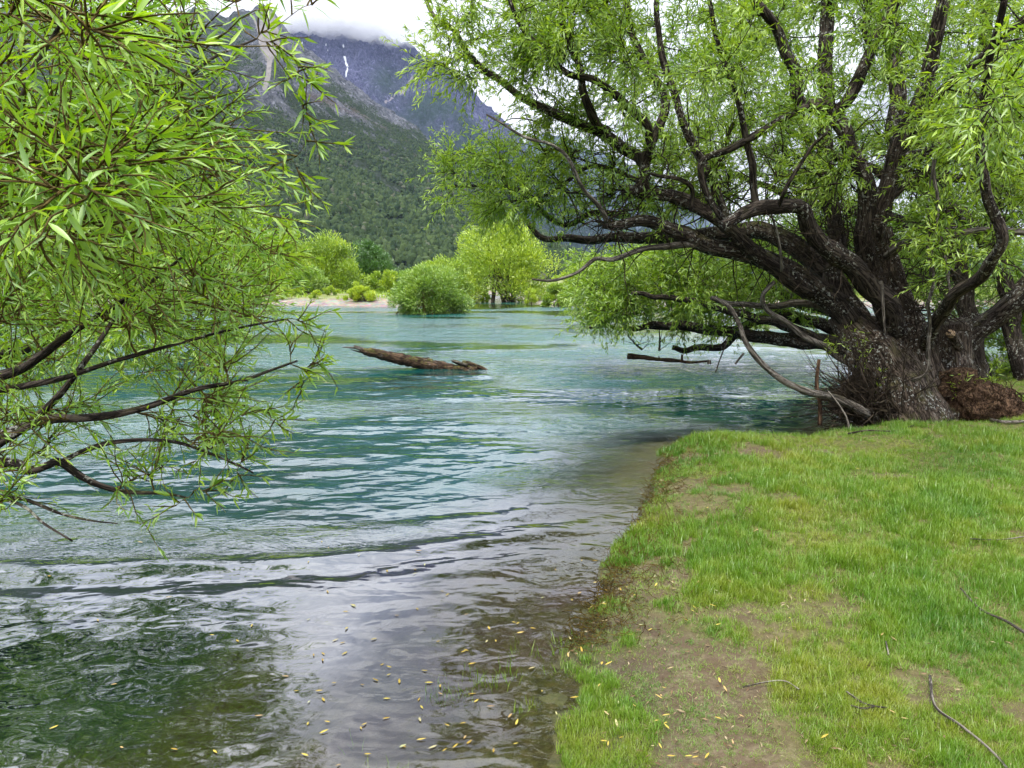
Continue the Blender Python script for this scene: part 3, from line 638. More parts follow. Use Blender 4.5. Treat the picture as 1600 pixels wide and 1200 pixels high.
add_limb([(1450, 668, 9.15), (1438, 610, 9.2), (1425, 550, 9.25), (1405, 490, 9.3), (1385, 430, 9.35), (1372, 360, 9.4)], 100, 34, 'trunk', 'bark_old', 22, .2, 2.3, .012)
add_limb([(1500, 640, 9.5), (1490, 590, 9.5), (1486, 540, 9.5), (1484, 505, 9.5)], 80, 52, 'trunk', 'bark_old', 18, .25, 3.3, .02)
add_limb([(1330, 500, 9.0), (1290, 462, 9.0), (1245, 432, 8.9), (1200, 408, 8.8), (1150, 392, 8.7), (1105, 385, 8.6), (1060, 362, 8.5), (1010, 346, 8.4), (965, 352, 8.35), (945, 351, 8.3)], 41, 14, seed=4)
add_limb([(1375, 560, 9.1), (1340, 500, 9.2), (1300, 440, 9.4), (1255, 395, 9.6), (1205, 366, 9.8), (1150, 360, 10), (1080, 372, 10.2), (1000, 372, 10.3), (900, 372, 10.4), (850, 372, 10.4), (815, 345, 10.4)], 44, 7, seed=5)
add_limb([(1400, 520, 8.9), (1385, 470, 8.7), (1340, 425, 8.6), (1295, 388, 8.5), (1262, 350, 8.4), (1240, 327, 8.3), (1200, 322, 8.2), (1165, 332, 8.1), (1130, 348, 8.0)], 38, 17, seed=6, wob=.025)
add_limb([(1262, 455, 8.9), (1222, 425, 8.7), (1180, 395, 8.6), (1145, 362, 8.5), (1130, 348, 8.5), (1095, 325, 8.5), (1050, 308, 8.5), (1010, 302, 8.5), (975, 296, 8.5)], 28, 16, seed=7)
add_limb([(1000, 300, 8.5), (1004, 268, 8.5), (998, 246, 8.6), (965, 225, 8.6), (940, 208, 8.6), (895, 188, 8.7), (850, 172, 8.7), (815, 152, 8.8), (785, 128, 8.8), (755, 108, 8.8), (728, 78, 8.9), (705, 45, 8.9), (680, 28, 8.9), (662, -10, 9)], 20, 5, seed=8)
add_limb([(950, 205, 8.6), (930, 190, 8.4), (915, 150, 8.2), (905, 100, 8.1), (880, 40, 8.0), (870, -80, 7.9)], 14, 6, seed=9)
add_limb([(1010, 250, 8.5), (1030, 200, 8.6), (1038, 150, 8.7), (1010, 100, 8.8), (985, 40, 8.9), (975, -80, 9)], 15, 7, seed=10)
add_limb([(1003, 262, 8.5), (1012, 200, 8.3), (985, 165, 8.2), (930, 130, 8.1), (880, 110, 8), (840, 70, 8), (800, 10, 7.9), (780, -60, 7.9)], 14, 5, seed=11)
add_limb([(1395, 500, 9.2), (1368, 440, 9.1), (1352, 380, 9.0), (1352, 320, 8.9), (1345, 262, 8.8), (1325, 215, 8.8), (1306, 178, 8.8), (1285, 158, 8.8)], 31, 22, seed=12, wob=.02)
add_limb([(1306, 175, 8.8), (1328, 150, 8.7), (1352, 100, 8.6), (1368, 62, 8.6), (1398, 10, 8.5), (1420, -90, 8.4), (1440, -260, 8.3)], 18, 10, seed=13)
add_limb([(1360, 68, 8.6), (1352, 40, 8.6), (1356, 10, 8.6), (1340, -60, 8.6)], 12, 9, seed=14)
add_limb([(1288, 162, 8.8), (1262, 165, 8.7), (1245, 150, 8.6), (1238, 110, 8.6), (1215, 55, 8.5), (1190, 5, 8.4), (1165, -120, 8.3)], 21, 8, seed=15, wob=.03)
add_limb([(1300, 470, 9.2), (1300, 425, 9.3), (1312, 385, 9.4), (1300, 330, 9.5), (1292, 270, 9.6), (1290, 190, 9.7), (1290, 90, 9.8), (1296, -60, 9.9), (1290, -300, 10)], 25, 18, seed=16)
add_limb([(1370, 370, 9.0), (1385, 300, 8.9), (1400, 240, 8.8), (1428, 175, 8.7), (1455, 95, 8.6), (1470, 20, 8.5), (1490, -100, 8.4), (1500, -350, 8.2)], 25, 16, seed=17)
add_limb([(1400, 250, 8.8), (1440, 180, 8.5), (1485, 130, 8.2), (1530, 90, 8.0), (1590, 40, 7.8), (1680, -40, 7.5)], 15, 8, seed=18)
add_limb([(1380, 330, 9.6), (1398, 250, 9.8), (1402, 160, 10), (1395, 80, 10.1), (1388, -40, 10.2), (1370, -300, 10.2)], 26, 20, seed=19)
add_limb([(1448, 540, 8.6), (1470, 490, 8.0), (1512, 446, 7.4), (1545, 412, 7.0), (1563, 372, 6.8), (1552, 325, 6.7), (1540, 285, 6.6), (1533, 240, 6.5), (1530, 175, 6.3), (1545, 100, 6.1), (1570, 0, 5.8)], 21, 9, seed=20, wob=.02)
add_limb([(1492, 575, 9.6), (1525, 518, 9.5), (1570, 485, 9.3), (1620, 450, 9.1), (1720, 400, 8.8), (1860, 300, 8.5)], 34, 26, seed=21)
add_limb([(1385, 400, 8.9), (1410, 382, 8.6), (1450, 375, 8.4), (1500, 364, 8.2), (1560, 360, 8.0), (1640, 366, 7.8)], 13, 8, 'limb', 'dead', 8, seed=22, keep=False)
add_limb([(1385, 290, 9.0), (1415, 250, 9.1), (1450, 236, 9.2), (1495, 214, 9.3), (1560, 180, 9.4), (1640, 160, 9.5)], 20, 14, seed=23)
add_limb([(1375, 320, 9.2), (1410, 290, 9.3), (1450, 276, 9.4), (1510, 280, 9.5), (1580, 262, 9.6), (1660, 230, 9.7)], 15, 9, seed=24)
add_limb([(1135, 350, 8.2), (1090, 262, 8.1), (1140, 232, 8.0), (1200, 200, 7.9), (1262, 165, 7.8)][::-1], 13, 9, seed=25)
add_limb([(1215, 325, 8.2), (1230, 290, 8.0), (1262, 240, 7.9), (1290, 210, 7.8)], 7, 5, seed=26)
add_limb([(1182, 322, 8.2), (1178, 280, 8.1), (1170, 225, 8.0), (1150, 150, 7.9), (1120, 60, 7.8), (1100, -60, 7.7)], 12, 5, seed=27)
add_limb([(1140, 352, 8.4), (1120, 300, 8.5), (1095, 250, 8.6), (1060, 170, 8.7), (1030, 60, 8.8), (1030, -60, 8.9)], 15, 7, seed=28)
add_limb([(1080, 330, 8.4), (1080, 300, 8.3), (1060, 280, 8.2), (1020, 268, 8.1)], 8, 5, seed=29)
add_limb([(1105, 383, 8.6), (1060, 384, 8.5), (1010, 388, 8.4), (960, 404, 8.3), (930, 405, 8.2), (900, 425, 8.2), (865, 438, 8.1), (832, 436, 8.1)], 12, 3, 'limb', 'dead', 8, seed=30, keep=False)
add_limb([(950, 350, 8.3), (938, 330, 8.2), (915, 300, 8.1), (893, 252, 8.0), (862, 228, 8.0), (815, 212, 8.0), (760, 180, 8.0)], 8, 3, 'limb', 'dead', 7, seed=31, keep=False)
add_limb([(985, 340, 9.6), (930, 332, 9.6), (880, 352, 9.6), (820, 300, 9.6), (770, 290, 9.6), (700, 292, 9.6)], 11, 4, seed=32)
add_limb([(1060, 310, 9.0), (1000, 285, 9.1), (930, 260, 9.2), (860, 300, 9.3), (800, 315, 9.3)], 9, 4, seed=33)
add_limb([(1372, 655, 8.5), (1335, 636, 8.3), (1300, 622, 8.2), (1262, 610, 8.1), (1225, 596, 8.0), (1192, 570, 8.0), (1170, 540, 8.0), (1158, 510, 8.0), (1140, 484, 8.0), (1115, 466, 8.0)], 15, 6, 'limb', 'dead', 10, seed=34, keep=False)
add_limb([(1395, 600, 9.0), (1345, 572, 9.0), (1295, 545, 9.0), (1252, 522, 8.9), (1225, 500, 8.8), (1195, 482, 8.8), (1188, 462, 8.7), (1210, 440, 8.7)], 13, 6, 'limb', 'dead', 9, seed=35, keep=False, wob=.02)
add_limb([(1330, 505, 9.3), (1270, 476, 9.3), (1210, 478, 9.3), (1150, 474, 9.3), (1110, 464, 9.3)], 13, 7, 'limb', 'dead', 8, seed=36, keep=False)
add_limb([(1300, 640, 9.0), (1340, 600, 9.1), (1370, 560, 9.2)], 20, 40, seed=37, keep=False)
# dead hanging stems round the limbs
for a in [[(1222, 424, 8.5), (1216, 370, 8.4), (1205, 330, 8.4)], [(1450, 560, 8.2), (1455, 510, 8.1), (1450, 470, 8.0), (1458, 430, 8.0), (1452, 380, 8.0), (1455, 250, 8)], [(1375, 440, 8.2), (1380, 480, 8.2), (1383, 520, 8.2)], [(1476, 400, 8), (1480, 440, 7.9), (1485, 465, 7.9)], [(1460, 250, 7.8), (1462, 340, 7.8), (1450, 430, 7.9)], [(1425, 595, 8.1), (1450, 575, 8.0), (1455, 520, 8.0)]]:
    add_limb(a, 6, 3, 'limb', 'dead', 5, .1, keep=False, seed=float(rng.uniform(40, 90)))
# sawn stub with pale end
add_limb([(1500, 545, 9.4), (1492, 532, 9.1), (1486, 522, 8.85)], 17, 14, 'branch_stub', 'bark_old', 14, .05, keep=False, seed=38)
c0 = P(1486, 522, 8.845); c1 = P(1484.5, 521, 8.80); tb = Tubes(); tb.add([c0, c1], [.048, .046], 14); tb.build('sawn_face', M['cut'], tree)

bt = Tubes(); tw = Tubes(); lv = Leaves()
tg = []
tg += region(125, 960, 1640, -60, 235, 8.6, 11) + region(35, 960, 1640, -60, 200, 6.8, 8.4)
tg += region(52, 830, 970, -60, 100, 7.4, 9.6)
tg += region(24, 655, 830, -10, 130, 8, 9.3)
tg += region(46, 690, 970, 232, 330, 8.6, 9.9)
tg += region(10, 830, 960, 120, 210, 8.3, 9.2)
tg += region(52, 960, 1320, 225, 330, 8.4, 10.2)
tg += region(26, 1420, 1640, 180, 330, 7.2, 9.6)
tg += region(9, 1490, 1640, 40, 220, 4.4, 5.6)
tg += region(8, 1450, 1600, 300, 420, 7.4, 8.4)
tg += region(150, 700, 1900, -850, -60, 6.0, 11.5)
tg = [q for q in tg if q[2] > .6]
sk2, sr2 = sprays(sk, sr, tg, lv, bt, tw, twn=(11, 18), step=.023, leafl=(.06, .105), leafw=.20, bias=(-.12, 0, 0), tintm=.52)
# young basal shoots with bright leaves
sh = [P(1490, 640, 8.9), P(1505, 625, 8.8), P(1530, 630, 8.9), P(1295, 560, 8.9), P(1330, 560, 8.8), P(1355, 640, 8.6), P(1548, 600, 8.8), P(1345, 570, 8.6)]
for a in sh:
    for _ in range(3):
        tp = wander(a + rng.normal(0, .05, 3), np.array([rng.normal(0, .3), -.2, 1]), rng.uniform(.25, .55), 5, .1); tw.add(tp, np.linspace(.004, .0015, 6), 3, cap=False)
        k = 14; uu = rng.uniform(.2, 5, k); i0_ = np.minimum(uu.astype(int), 4); q = tp[i0_]; L = rng.uniform(.05, .09, k)
        lv.add(q, norm(rng.normal(0, 1, (k, 3)) * .8 + np.array([0, 0, .5])), L, L * .18, np.full(k, .8))
o = bt.build('branchlets', M['bark'], tree, 'stuff'); o = tw.build('twigs', M['twig'], tree, 'stuff')
a = lv.arrays(); print('right willow leaves', len(a[0]))
tag(link('foliage', leaf_mesh('foliage', *a, M['leaf_r']), tree), kind='stuff')
# thicket of fine dead twigs round the base and crotch
th = Tubes()
for _ in range(700):
    u = rng.random()
    a = P(rng.uniform(1310, 1400), rng.uniform(585, 668), rng.uniform(8.4, 9.0)) if u < .55 else (P(rng.uniform(1370, 1500), rng.uniform(420, 540), rng.uniform(8.5, 9.2)) if u < .8 else P(rng.uniform(1180, 1500), rng.uniform(340, 430), rng.uniform(8.6, 9.4)))
    a[2] = max(a[2], .05)
    tp = wander(a, rng.normal(0, 1, 3) * np.array([1, .7, .6]) + np.array([-.3, 0, .25]), rng.uniform(.25, .8), 6, .25, -.03); tp[:, 2] = np.maximum(tp[:, 2], .03)
    th.add(tp, np.linspace(rng.uniform(.003, .010), .0015, 7), 4, cap=False)
for _ in range(640):
    a = P(rng.uniform(860, 1560), rng.uniform(210, 460), rng.uniform(8.3, 9.4))
    j = np.argmin(np.linalg.norm(sk2 - a, axis=1)); tp = wander(sk2[j], rng.normal(0, 1, 3) + np.array([-.2, 0, rng.choice([-.6, .9])]), rng.uniform(.3, 1.1), 7, .2); th.add(tp, np.linspace(rng.uniform(.005, .011), .0015, 8), 4, cap=False)
for _ in range(150):
    a = P(rng.uniform(1330, 1420), rng.uniform(625, 672), rng.uniform(8.3, 8.9)); a[2] = max(a[2], .1)
    tp = wander(a, np.array([rng.normal(-.7, .5), rng.normal(-.2, .3), rng.uniform(.1, 1.2)]), rng.uniform(.4, 1.2), 8, .13, -.02); tp[:, 2] = np.maximum(tp[:, 2], .06)
    th.add(tp, np.linspace(rng.uniform(.005, .013), .002, 9), 5, cap=False)
th.build('dead_twigs', M['twig'], tree, 'stuff')
# matted root burl beside the trunk
def lump(name, mat, c, r, seed, parent, amp=.4, sub=5):
    import bmesh
    bm = bmesh.new(); bmesh.ops.create_icosphere(bm, subdivisions=sub, radius=1)
    for q in bm.verts:
        k = 1 + amp * mn.fractal(q.co * 1.3 + Vector((seed, 0, 0)), 1, 2, 5) + .10 * mn.fractal(q.co * 7 + Vector((seed, 3, 0)), 1, 2, 3)
        q.co = Vector((q.co.x * r[0], q.co.y * r[1], q.co.z * r[2])) * k + Vector(c)
    me = bpy.data.meshes.new(name); bm.to_mesh(me); bm.free(); me.shade_smooth(); me.materials.append(mat)
    a = me.attributes.new('buv', 'FLOAT_VECTOR', 'POINT'); co = np.zeros(len(me.vertices) * 3, np.float32); me.vertices.foreach_get('co', co); a.data.foreach_set('vector', co)
    return link(name, me, parent)
lump('root_burl', M['root'], P(1532, 632, 8.9), (.46, .34, .27), 3.1, tree)
lump('root_burl', M['root'], P(1492, 606, 9.0), (.26, .26, .22), 5.1, tree)
lump('root_burl', M['bark_old'], P(1440, 655, 8.75), (.36, .3, .2), 9.1, tree, .3)
rt = Tubes(); bc = P(1528, 628, 8.8)
for _ in range(170):
    d = rng.normal(0, 1, 3); d[1] = -abs(d[1]); d = norm(d); a = bc + d * np.array([.44, .36, .26]) * rng.uniform(.9, 1.1); a[2] = max(a[2], .2)
    tp = wander(a, np.cross(d, rng.normal(0, 1, 3)) + d * .25 + np.array([0, 0, -.2]), rng.uniform(.1, .32), 6, .3, -.1); tp[:, 2] = np.maximum(tp[:, 2], .16)
    rt.add(tp, np.linspace(rng.uniform(.003, .009), .0015, 7), 4, cap=False)
rt.build('root_fibres', M['root'], tree, 'stuff')

# ---- the low willow overhanging the water behind it
def side_tree(name, label, base, limbs, targets, mat, leafl, step, twn, twl=(.35, .8), tintm=.45, bark='bark', leafw=.2, maxr=1.0, bias=(0, 0, 0), droop=-.05, rest=None):
    global tree, sk, sr
    t0, a0, b0 = tree, sk, sr
    tree = empty(name, base); tag(tree, label, 'tree'); sk, sr = [], []
    for i, (spec, w0, w1) in enumerate(limbs): add_limb(spec, w0, w1, 'limb' if i else 'trunk', bark, 9, .18, float(i * 3.7 + base[0]), .03)
    b_, t_, l_ = Tubes(), Tubes(), Leaves()
    sprays(sk, sr, targets, l_, b_, t_, twn=twn, twl=twl, leafl=leafl, step=step, leafw=leafw, tintm=tintm, bias=bias, droop=droop)
    b_.build('branchlets', M[bark], tree, 'stuff'); t_.build('twigs', M['twig'], tree, 'stuff')
    a = l_.arrays(); print(name, len(a[0])); tag(link('foliage', leaf_mesh('foliage', *a, mat), tree), kind='stuff')
    r = tree; tree, sk, sr = t0, a0, b0; return r
L2 = [([(1505, 570, 14.8), (1440, 548, 14.8), (1370, 545, 14.8), (1300, 538, 14.7), (1220, 530, 14.6), (1150, 520, 14.5), (1090, 512, 14.4), (1030, 508, 14.3), (985, 512, 14.2)], 40, 8),
      ([(1400, 548, 14.7), (1320, 520, 15), (1240, 495, 15.2), (1180, 500, 15.2), (1130, 540, 15.2), (1075, 548, 15.2), (1048, 544, 15.2)], 26, 8),
      ([(1440, 550, 15), (1350, 500, 15.5), (1260, 470, 15.8), (1160, 440, 16), (1060, 430, 16), (960, 440, 15.8)], 30, 7),
      ([(1440, 550, 15), (1380, 470, 15.5), (1320, 420, 15.8), (1240, 390, 16), (1150, 380, 16)], 28, 8),
      ([(1300, 538, 14.7), (1210, 505, 14.2), (1120, 480, 13.8), (1040, 465, 13.5), (985, 460, 13.3)], 18, 6),
      ([(1200, 527, 14.5), (1120, 518, 14.4), (1040, 515, 14.4), (970, 508, 14.3), (920, 512, 14.2)], 12, 4)]
T2 = region(60, 1140, 1500, 320, 470, 13.5, 17) + region(95, 925, 1130, 400, 490, 13.2, 16.5) + region(60, 1000, 1330, 380, 470, 14, 17.5) + region(26, 905, 1010, 440, 500, 13.2, 15) + region(26, 1030, 1300, 470, 515, 14, 17) + region(14, 890, 960, 410, 470, 14, 16)
side_tree('willow_tree', 'low green willow spreading over the water behind the gnarled one', (P(1505, 570, 14.8)), L2, T2, M['leaf_r'], (.09, .15), .04, (11, 17), tintm=.45, leafw=.22)
L3 = [([(1600, 600, 12.4), (1590, 560, 12.4), (1580, 480, 12.4), (1560, 400, 12.4), (1552, 300, 12.4), (1560, 180, 12.4), (1540, 60, 12.4), (1530, -120, 12.4)], 26, 16),
      ([(1535, 598, 12.6), (1530, 560, 12.6), (1510, 470, 12.6), (1490, 380, 12.7), (1480, 300, 12.8), (1460, 200, 12.9), (1450, 80, 13)], 30, 12),
      ([(1560, 400, 12.4), (1500, 330, 12.6), (1420, 290, 12.8), (1320, 250, 13), (1230, 200, 13)], 22, 8),
      ([(1580, 480, 12.4), (1640, 380, 12.2), (1720, 280, 12), (1800, 150, 12)], 26, 10),
      ([(1490, 380, 12.7), (1420, 350, 13), (1340, 330, 13.2), (1240, 310, 13.5), (1150, 270, 13.5)], 18, 8)]
T3 = region(50, 1200, 1560, 280, 450, 12.5, 16) + region(170, 1100, 1700, -60, 260, 11.5, 15) + region(95, 1240, 1700, 240, 420, 12, 15) + region(40, 1480, 1700, 400, 500, 12, 14) + region(36, 960, 1200, 40, 200, 12, 15) + region(60, 1100, 1800, -500, -60, 11, 15)
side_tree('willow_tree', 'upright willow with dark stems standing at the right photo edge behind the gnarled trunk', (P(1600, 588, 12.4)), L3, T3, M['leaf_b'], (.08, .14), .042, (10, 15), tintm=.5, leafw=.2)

# ---- the willow at the left whose branches hang in front of the river
ltree = empty('willow_tree', (-4.6, 2.6, float(ground_z(np.array([-4.6]), np.array([2.6]))[0]))); tag(ltree, 'leafy willow reaching in from the left with bright foreground branches', 'tree')
tree = ltree; sk, sr = [], []
add_limb([(-880, 1000, 3.2), (-800, 900, 3.1), (-700, 800, 3.1), (-560, 640, 3.0)], 130, 90, 'trunk', 'bark_old', 16, .2, 1.1)
add_limb([(-700, 800, 3.1), (-450, 770, 3.2), (-200, 740, 3.2), (0, 722, 3.1), (40, 735, 3.05), (72, 728, 3.05), (92, 722, 3.0), (125, 742, 3.0), (160, 758, 3.0), (200, 768, 3.0), (260, 772, 2.95), (290, 776, 2.9)], 56, 3, seed=2., wob=.006, power=.8)
add_limb([(90, 725, 3.0), (130, 705, 3.0), (180, 690, 2.95), (260, 690, 2.9), (340, 720, 2.9), (395, 740, 2.85)], 9, 3, seed=3., wob=.01)
add_limb([(-300, 760, 3.3), (-80, 740, 3.2), (0, 690, 3.1), (60, 658, 3.1), (140, 652, 3.0), (215, 640, 3.0), (300, 612, 2.95), (380, 595, 2.9), (460, 560, 2.85)], 26, 3, seed=4., wob=.01)
add_limb([(-200, 720, 3.2), (0, 680, 3.1), (70, 640, 3.2), (140, 560, 3.3), (185, 490, 3.4), (240, 420, 3.5)], 20, 3, seed=5., wob=.01)
add_limb([(-200, 640, 3.4), (0, 583, 3.3), (60, 560, 3.2), (150, 500, 3.2), (230, 440, 3.1), (300, 390, 3.0)], 22, 3, seed=6., wob=.01)
add_limb([(-200, 650, 3.2), (0, 610, 3.2), (100, 590, 3.1), (200, 560, 3.0), (330, 520, 3.0), (440, 500, 2.9)], 14, 2.5, seed=7., wob=.01)
add_limb([(-300, 850, 3.0), (-60, 800, 2.9), (0, 782, 2.9), (40, 790, 2.85), (70, 815, 2.8), (112, 843, 2.8)], 12, 3, seed=8., wob=.01, keep=False)
add_limb([(-60, 775, 2.9), (20, 778, 2.9), (100, 805, 2.85), (190, 812, 2.8)], 8, 2, seed=9., wob=.01, keep=False)
add_limb([(-560, 640, 3.0), (-300, 420, 2.9), (-60, 300, 2.8), (60, 270, 2.7), (150, 235, 2.6), (240, 170, 2.5), (320, 95, 2.4), (400, 60, 2.4)], 24, 3, seed=10., wob=.01, power=.7)
add_limb([(-400, 500, 2.6), (-150, 300, 2.4), (0, 210, 2.3), (50, 100, 2.2), (110, 10, 2.1), (170, -80, 2.0)], 18, 4, seed=11., wob=.01, power=.7)
add_limb([(-560, 640, 3.0), (-450, 300, 3.6), (-300, 60, 4.2), (-100, -150, 4.6), (100, -350, 5)], 80, 14, seed=12.)
add_limb([(-700, 800, 3.1), (-450, 620, 4.4), (-200, 520, 5.6), (0, 455, 6.2), (120, 420, 6.6), (230, 400, 6.8)], 80, 8, seed=13.)
add_limb([(-450, 620, 4.4), (-200, 600, 5.2), (0, 560, 5.6), (120, 510, 5.9), (210, 480, 6.1)], 46, 6, seed=14.)
add_limb([(-200, 520, 5.6), (-50, 360, 6.2), (60, 260, 6.6), (140, 180, 7)], 40, 8, seed=15.)
bnd = np.array([(0, 470), (60, 440), (120, 455), (200, 480), (300, 465), (400, 430), (480, 450), (560, 485), (620, 440), (700, 430), (760, 360), (800, 215), (830, 60)])
def ltargets(n, y0, y1, d0, d1, x0=-60, marg=0, pw=1.0):
    o = []
    while len(o) < n:
        y = rng.uniform(y0, y1); xm = np.interp(y, bnd[:, 0], bnd[:, 1]) - marg; x = x0 + (xm - x0) * rng.random() ** pw; o.append(P(x, y, rng.uniform(d0, d1)))
    return o
# pixel tips of the sprays that stand free at the right outline
tips = [(488, 8, 2.3), (420, 45, 2.4), (455, 85, 2.5), (470, 135, 2.5), (492, 200, 2.5), (430, 262, 2.6), (478, 290, 2.6), (440, 345, 2.8), (400, 372, 3), (440, 395, 3), (420, 440, 3.1), (475, 505, 2.9), (450, 530, 2.9), (495, 555, 2.9), (480, 585, 2.9), (470, 610, 2.9), (420, 640, 2.9), (440, 668, 2.9), (390, 700, 2.9), (370, 745, 2.9), (330, 765, 2.9), (270, 790, 2.85), (300, 730, 2.9), (410, 600, 2.9), (360, 655, 2.9), (330, 690, 2.9)]
TL = [P(*q) for q in tips]
TL += ltargets(44, -60, 220, 2.1, 3.6, marg=150) + ltargets(48, 200, 420, 2.1, 3.6, marg=125) + ltargets(70, 380, 700, 2.7, 3.8, marg=85) + ltargets(8, 680, 800, 2.7, 3.0, marg=60)
TL += region(34, -80, 230, -60, 400, 1.5, 2.1)
TF = region(18, 270, 430, 330, 520, 4.8, 6.8) + region(84, -200, 300, 280, 540, 5.2, 7.4) + region(30, -100, 340, 400, 600, 4.6, 6.2) + region(10, -700, -60, 0, 550, 3.5, 6.5) + region(45, -300, 430, -600, -60, 2.6, 5.5) + region(36, -60, 260, 120, 300, 5.4, 7.4)
bt, tw, lv = Tubes(), Tubes(), Leaves()
s2, r2 = sprays(sk, sr, TL[:len(tips)], lv, bt, tw, twn=(4, 7), twl=(.07, .17), step=.017, leafl=(.04, .075), leafw=.19, bias=(.3, 0, .12), droop=-.02, tintm=.62, rs=.3)
s2, r2 = sprays(sk + list(s2[len(sk):]), sr + list(r2[len(sr):]), TL[len(tips):], lv, bt, tw, twn=(7, 12), twl=(.13, .36), step=.018, leafl=(.036, .074), leafw=.16, bias=(.28, -.05, .10), droop=-.03, tintm=.5, rs=.6)
lf = Leaves()
sprays(sk, sr, TF, lf, bt, tw, twn=(10, 15), twl=(.25, .55), step=.028, leafl=(.065, .105), leafw=.18, bias=(.15, 0, .05), tintm=.6)
bt.build('branchlets', M['twig_y'], ltree, 'stuff'); tw.build('twigs', M['twig_y'], ltree, 'stuff')
p_, d_, l_, w_, t_ = lv.arrays(); print('left willow leaves', len(p_), len(lf.arrays()[0]))
# the 300 leaves that show largest are objects of their own
uu = p_[:, 0] / p_[:, 1] * FPX + 800; dep = p_[:, 1]
vis = (uu > 5) & (uu < 520) & (p_[:, 2] > CAM_Z - .8 * dep) & (p_[:, 2] < CAM_Z + .36 * dep)
sz = np.where(vis, l_ * w_ / dep ** 2, 0) * np.linalg.norm(np.cross(norm(d_), norm(p_ - np.array([0, 0, CAM_Z]))), axis=1)
big = np.argsort(-sz)[:300]; rest = np.ones(len(p_), bool); rest[big] = False
tag(link('foliage', leaf_mesh('foliage', p_[rest], d_[rest], l_[rest], w_[rest], t_[rest], M['leaf_l'], near=True), ltree), kind='stuff')
tag(link('far_foliage', leaf_mesh('far_foliage', *lf.arrays(), M['leaf_l']), ltree), kind='stuff')
def oneleaf(name, tint, mat, curl=.12, width=.17):
    st = [(0, 0), (.12, .45), (.3, .95), (.5, 1), (.7, .75), (.87, .38), (1, 0)]; V = []; F = []
    for a, b in st:
        z = -curl * a * a
        V += [(-b * width / 2, a, z + .02 * b), (0, a, z), (b * width / 2, a, z + .02 * b)]
    for i in range(len(st) - 1):
        k = i * 3; F += [(k, k + 1, k + 4, k + 3), (k + 1, k + 2, k + 5, k + 4)]
    return rawmesh(name, np.array(V), np.array(F), mat, True, {'tint': np.full(len(V), tint)})
protos = [oneleaf('leaf', x, M['leaf_l'], c) for x, c in ((.2, .1), (.4, .2), (.55, .05), (.7, .15), (.9, .1))]
inv = Matrix.Translation(ltree.location).inverted()
for i in big:
    y = Vector(norm(d_[i])); s_ = y.cross(Vector(rng.normal(0, 1, 3)) * .6 + Vector((0, 0, 1))).normalized(); z = s_.cross(y)
    mt = Matrix((s_, y, z)).transposed().to_4x4(); L = float(l_[i])
    o = bpy.data.objects.new('leaf', protos[min(4, int(t_[i] * 5))]); COL.objects.link(o); o.parent = ltree; o.matrix_parent_inverse = inv
    o.matrix_basis = Matrix.Translation(Vector(p_[i])) @ mt @ Matrix.Diagonal((L, L, L, 1))

# ------------------------------------------------------------------ driftwood and sticks in the river
def stick(name, label, cat, spec, w0, w1, mat, group=None, sides=9, rough=.2, seed=0., wob=.01, power=1.):
    tb = Tubes(); r0 = w0 / 2 / FPX * spec[0][2]; r1 = w1 / 2 / FPX * spec[-1][2]
    pts, rad = limb(tb, spec, r0, r1, sides, rough, 6, seed, wob, power)
    o = tb.build(name, M[mat]); tag(o, label, cat, group); return o
D0 = 15.0
log = empty('driftwood_log', P(720, 578, D0)); tag(log, 'broken weathered log jutting out of the middle of the river', 'log')
def part(name, specs, mat='driftwood'):
    tb = Tubes()
    for spec, w0, w1, s_, rg in specs: limb(tb, spec, w0 / 2 / FPX * D0, w1 / 2 / FPX * D0, s_, rg, 7, w0, .02)
    return tb.build(name, M[mat], log)
tb = Tubes()
pts = catmull([P(562, 547, D0 - .1), P(590, 553, D0), P(630, 562, D0), P(670, 570, D0), P(705, 577, D0), P(750, 583, D0), P(805, 592, D0 + .1)], 12)
u_ = np.linspace(0, 1, len(pts)); rad = np.interp(u_, [0, .1, .3, .6, .85, 1], [.045, .085, .115, .12, .075, .012]) * (1 + .10 * rng.normal(0, 1, len(pts)) * .6)
tb.add(pts, rad, 18, .22, True, 2.2); tb.build('log_body', M['driftwood'], log)
part('splinter', [([(575, 549, 14.95), (555, 545, 14.9), (535, 542, 14.85)], 8, 1.5, 6, .3)], 'dead')
part('splinter', [([(585, 550, 15.05), (568, 544, 15.1), (553, 540, 15.1)], 7, 1.5, 6, .3)])
part('splinter', [([(580, 553, 14.9), (562, 549, 14.9), (548, 546, 14.9)], 6, 1, 6, .3)])
part('broken_knob', [([(745, 578, 15.0), (725, 572, 15.0), (707, 563, 15.0)], 13, 4, 9, .4)])
part('broken_knob', [([(722, 568, 15.0), (735, 569, 15.0), (765, 580, 15.0), (795, 586, 15.05)], 9, 3, 9, .4)])
part('splinter', [([(730, 571, 14.95), (716, 566, 14.95), (706, 562.5, 14.9)], 5, 1.5, 6, .4)], 'dead')

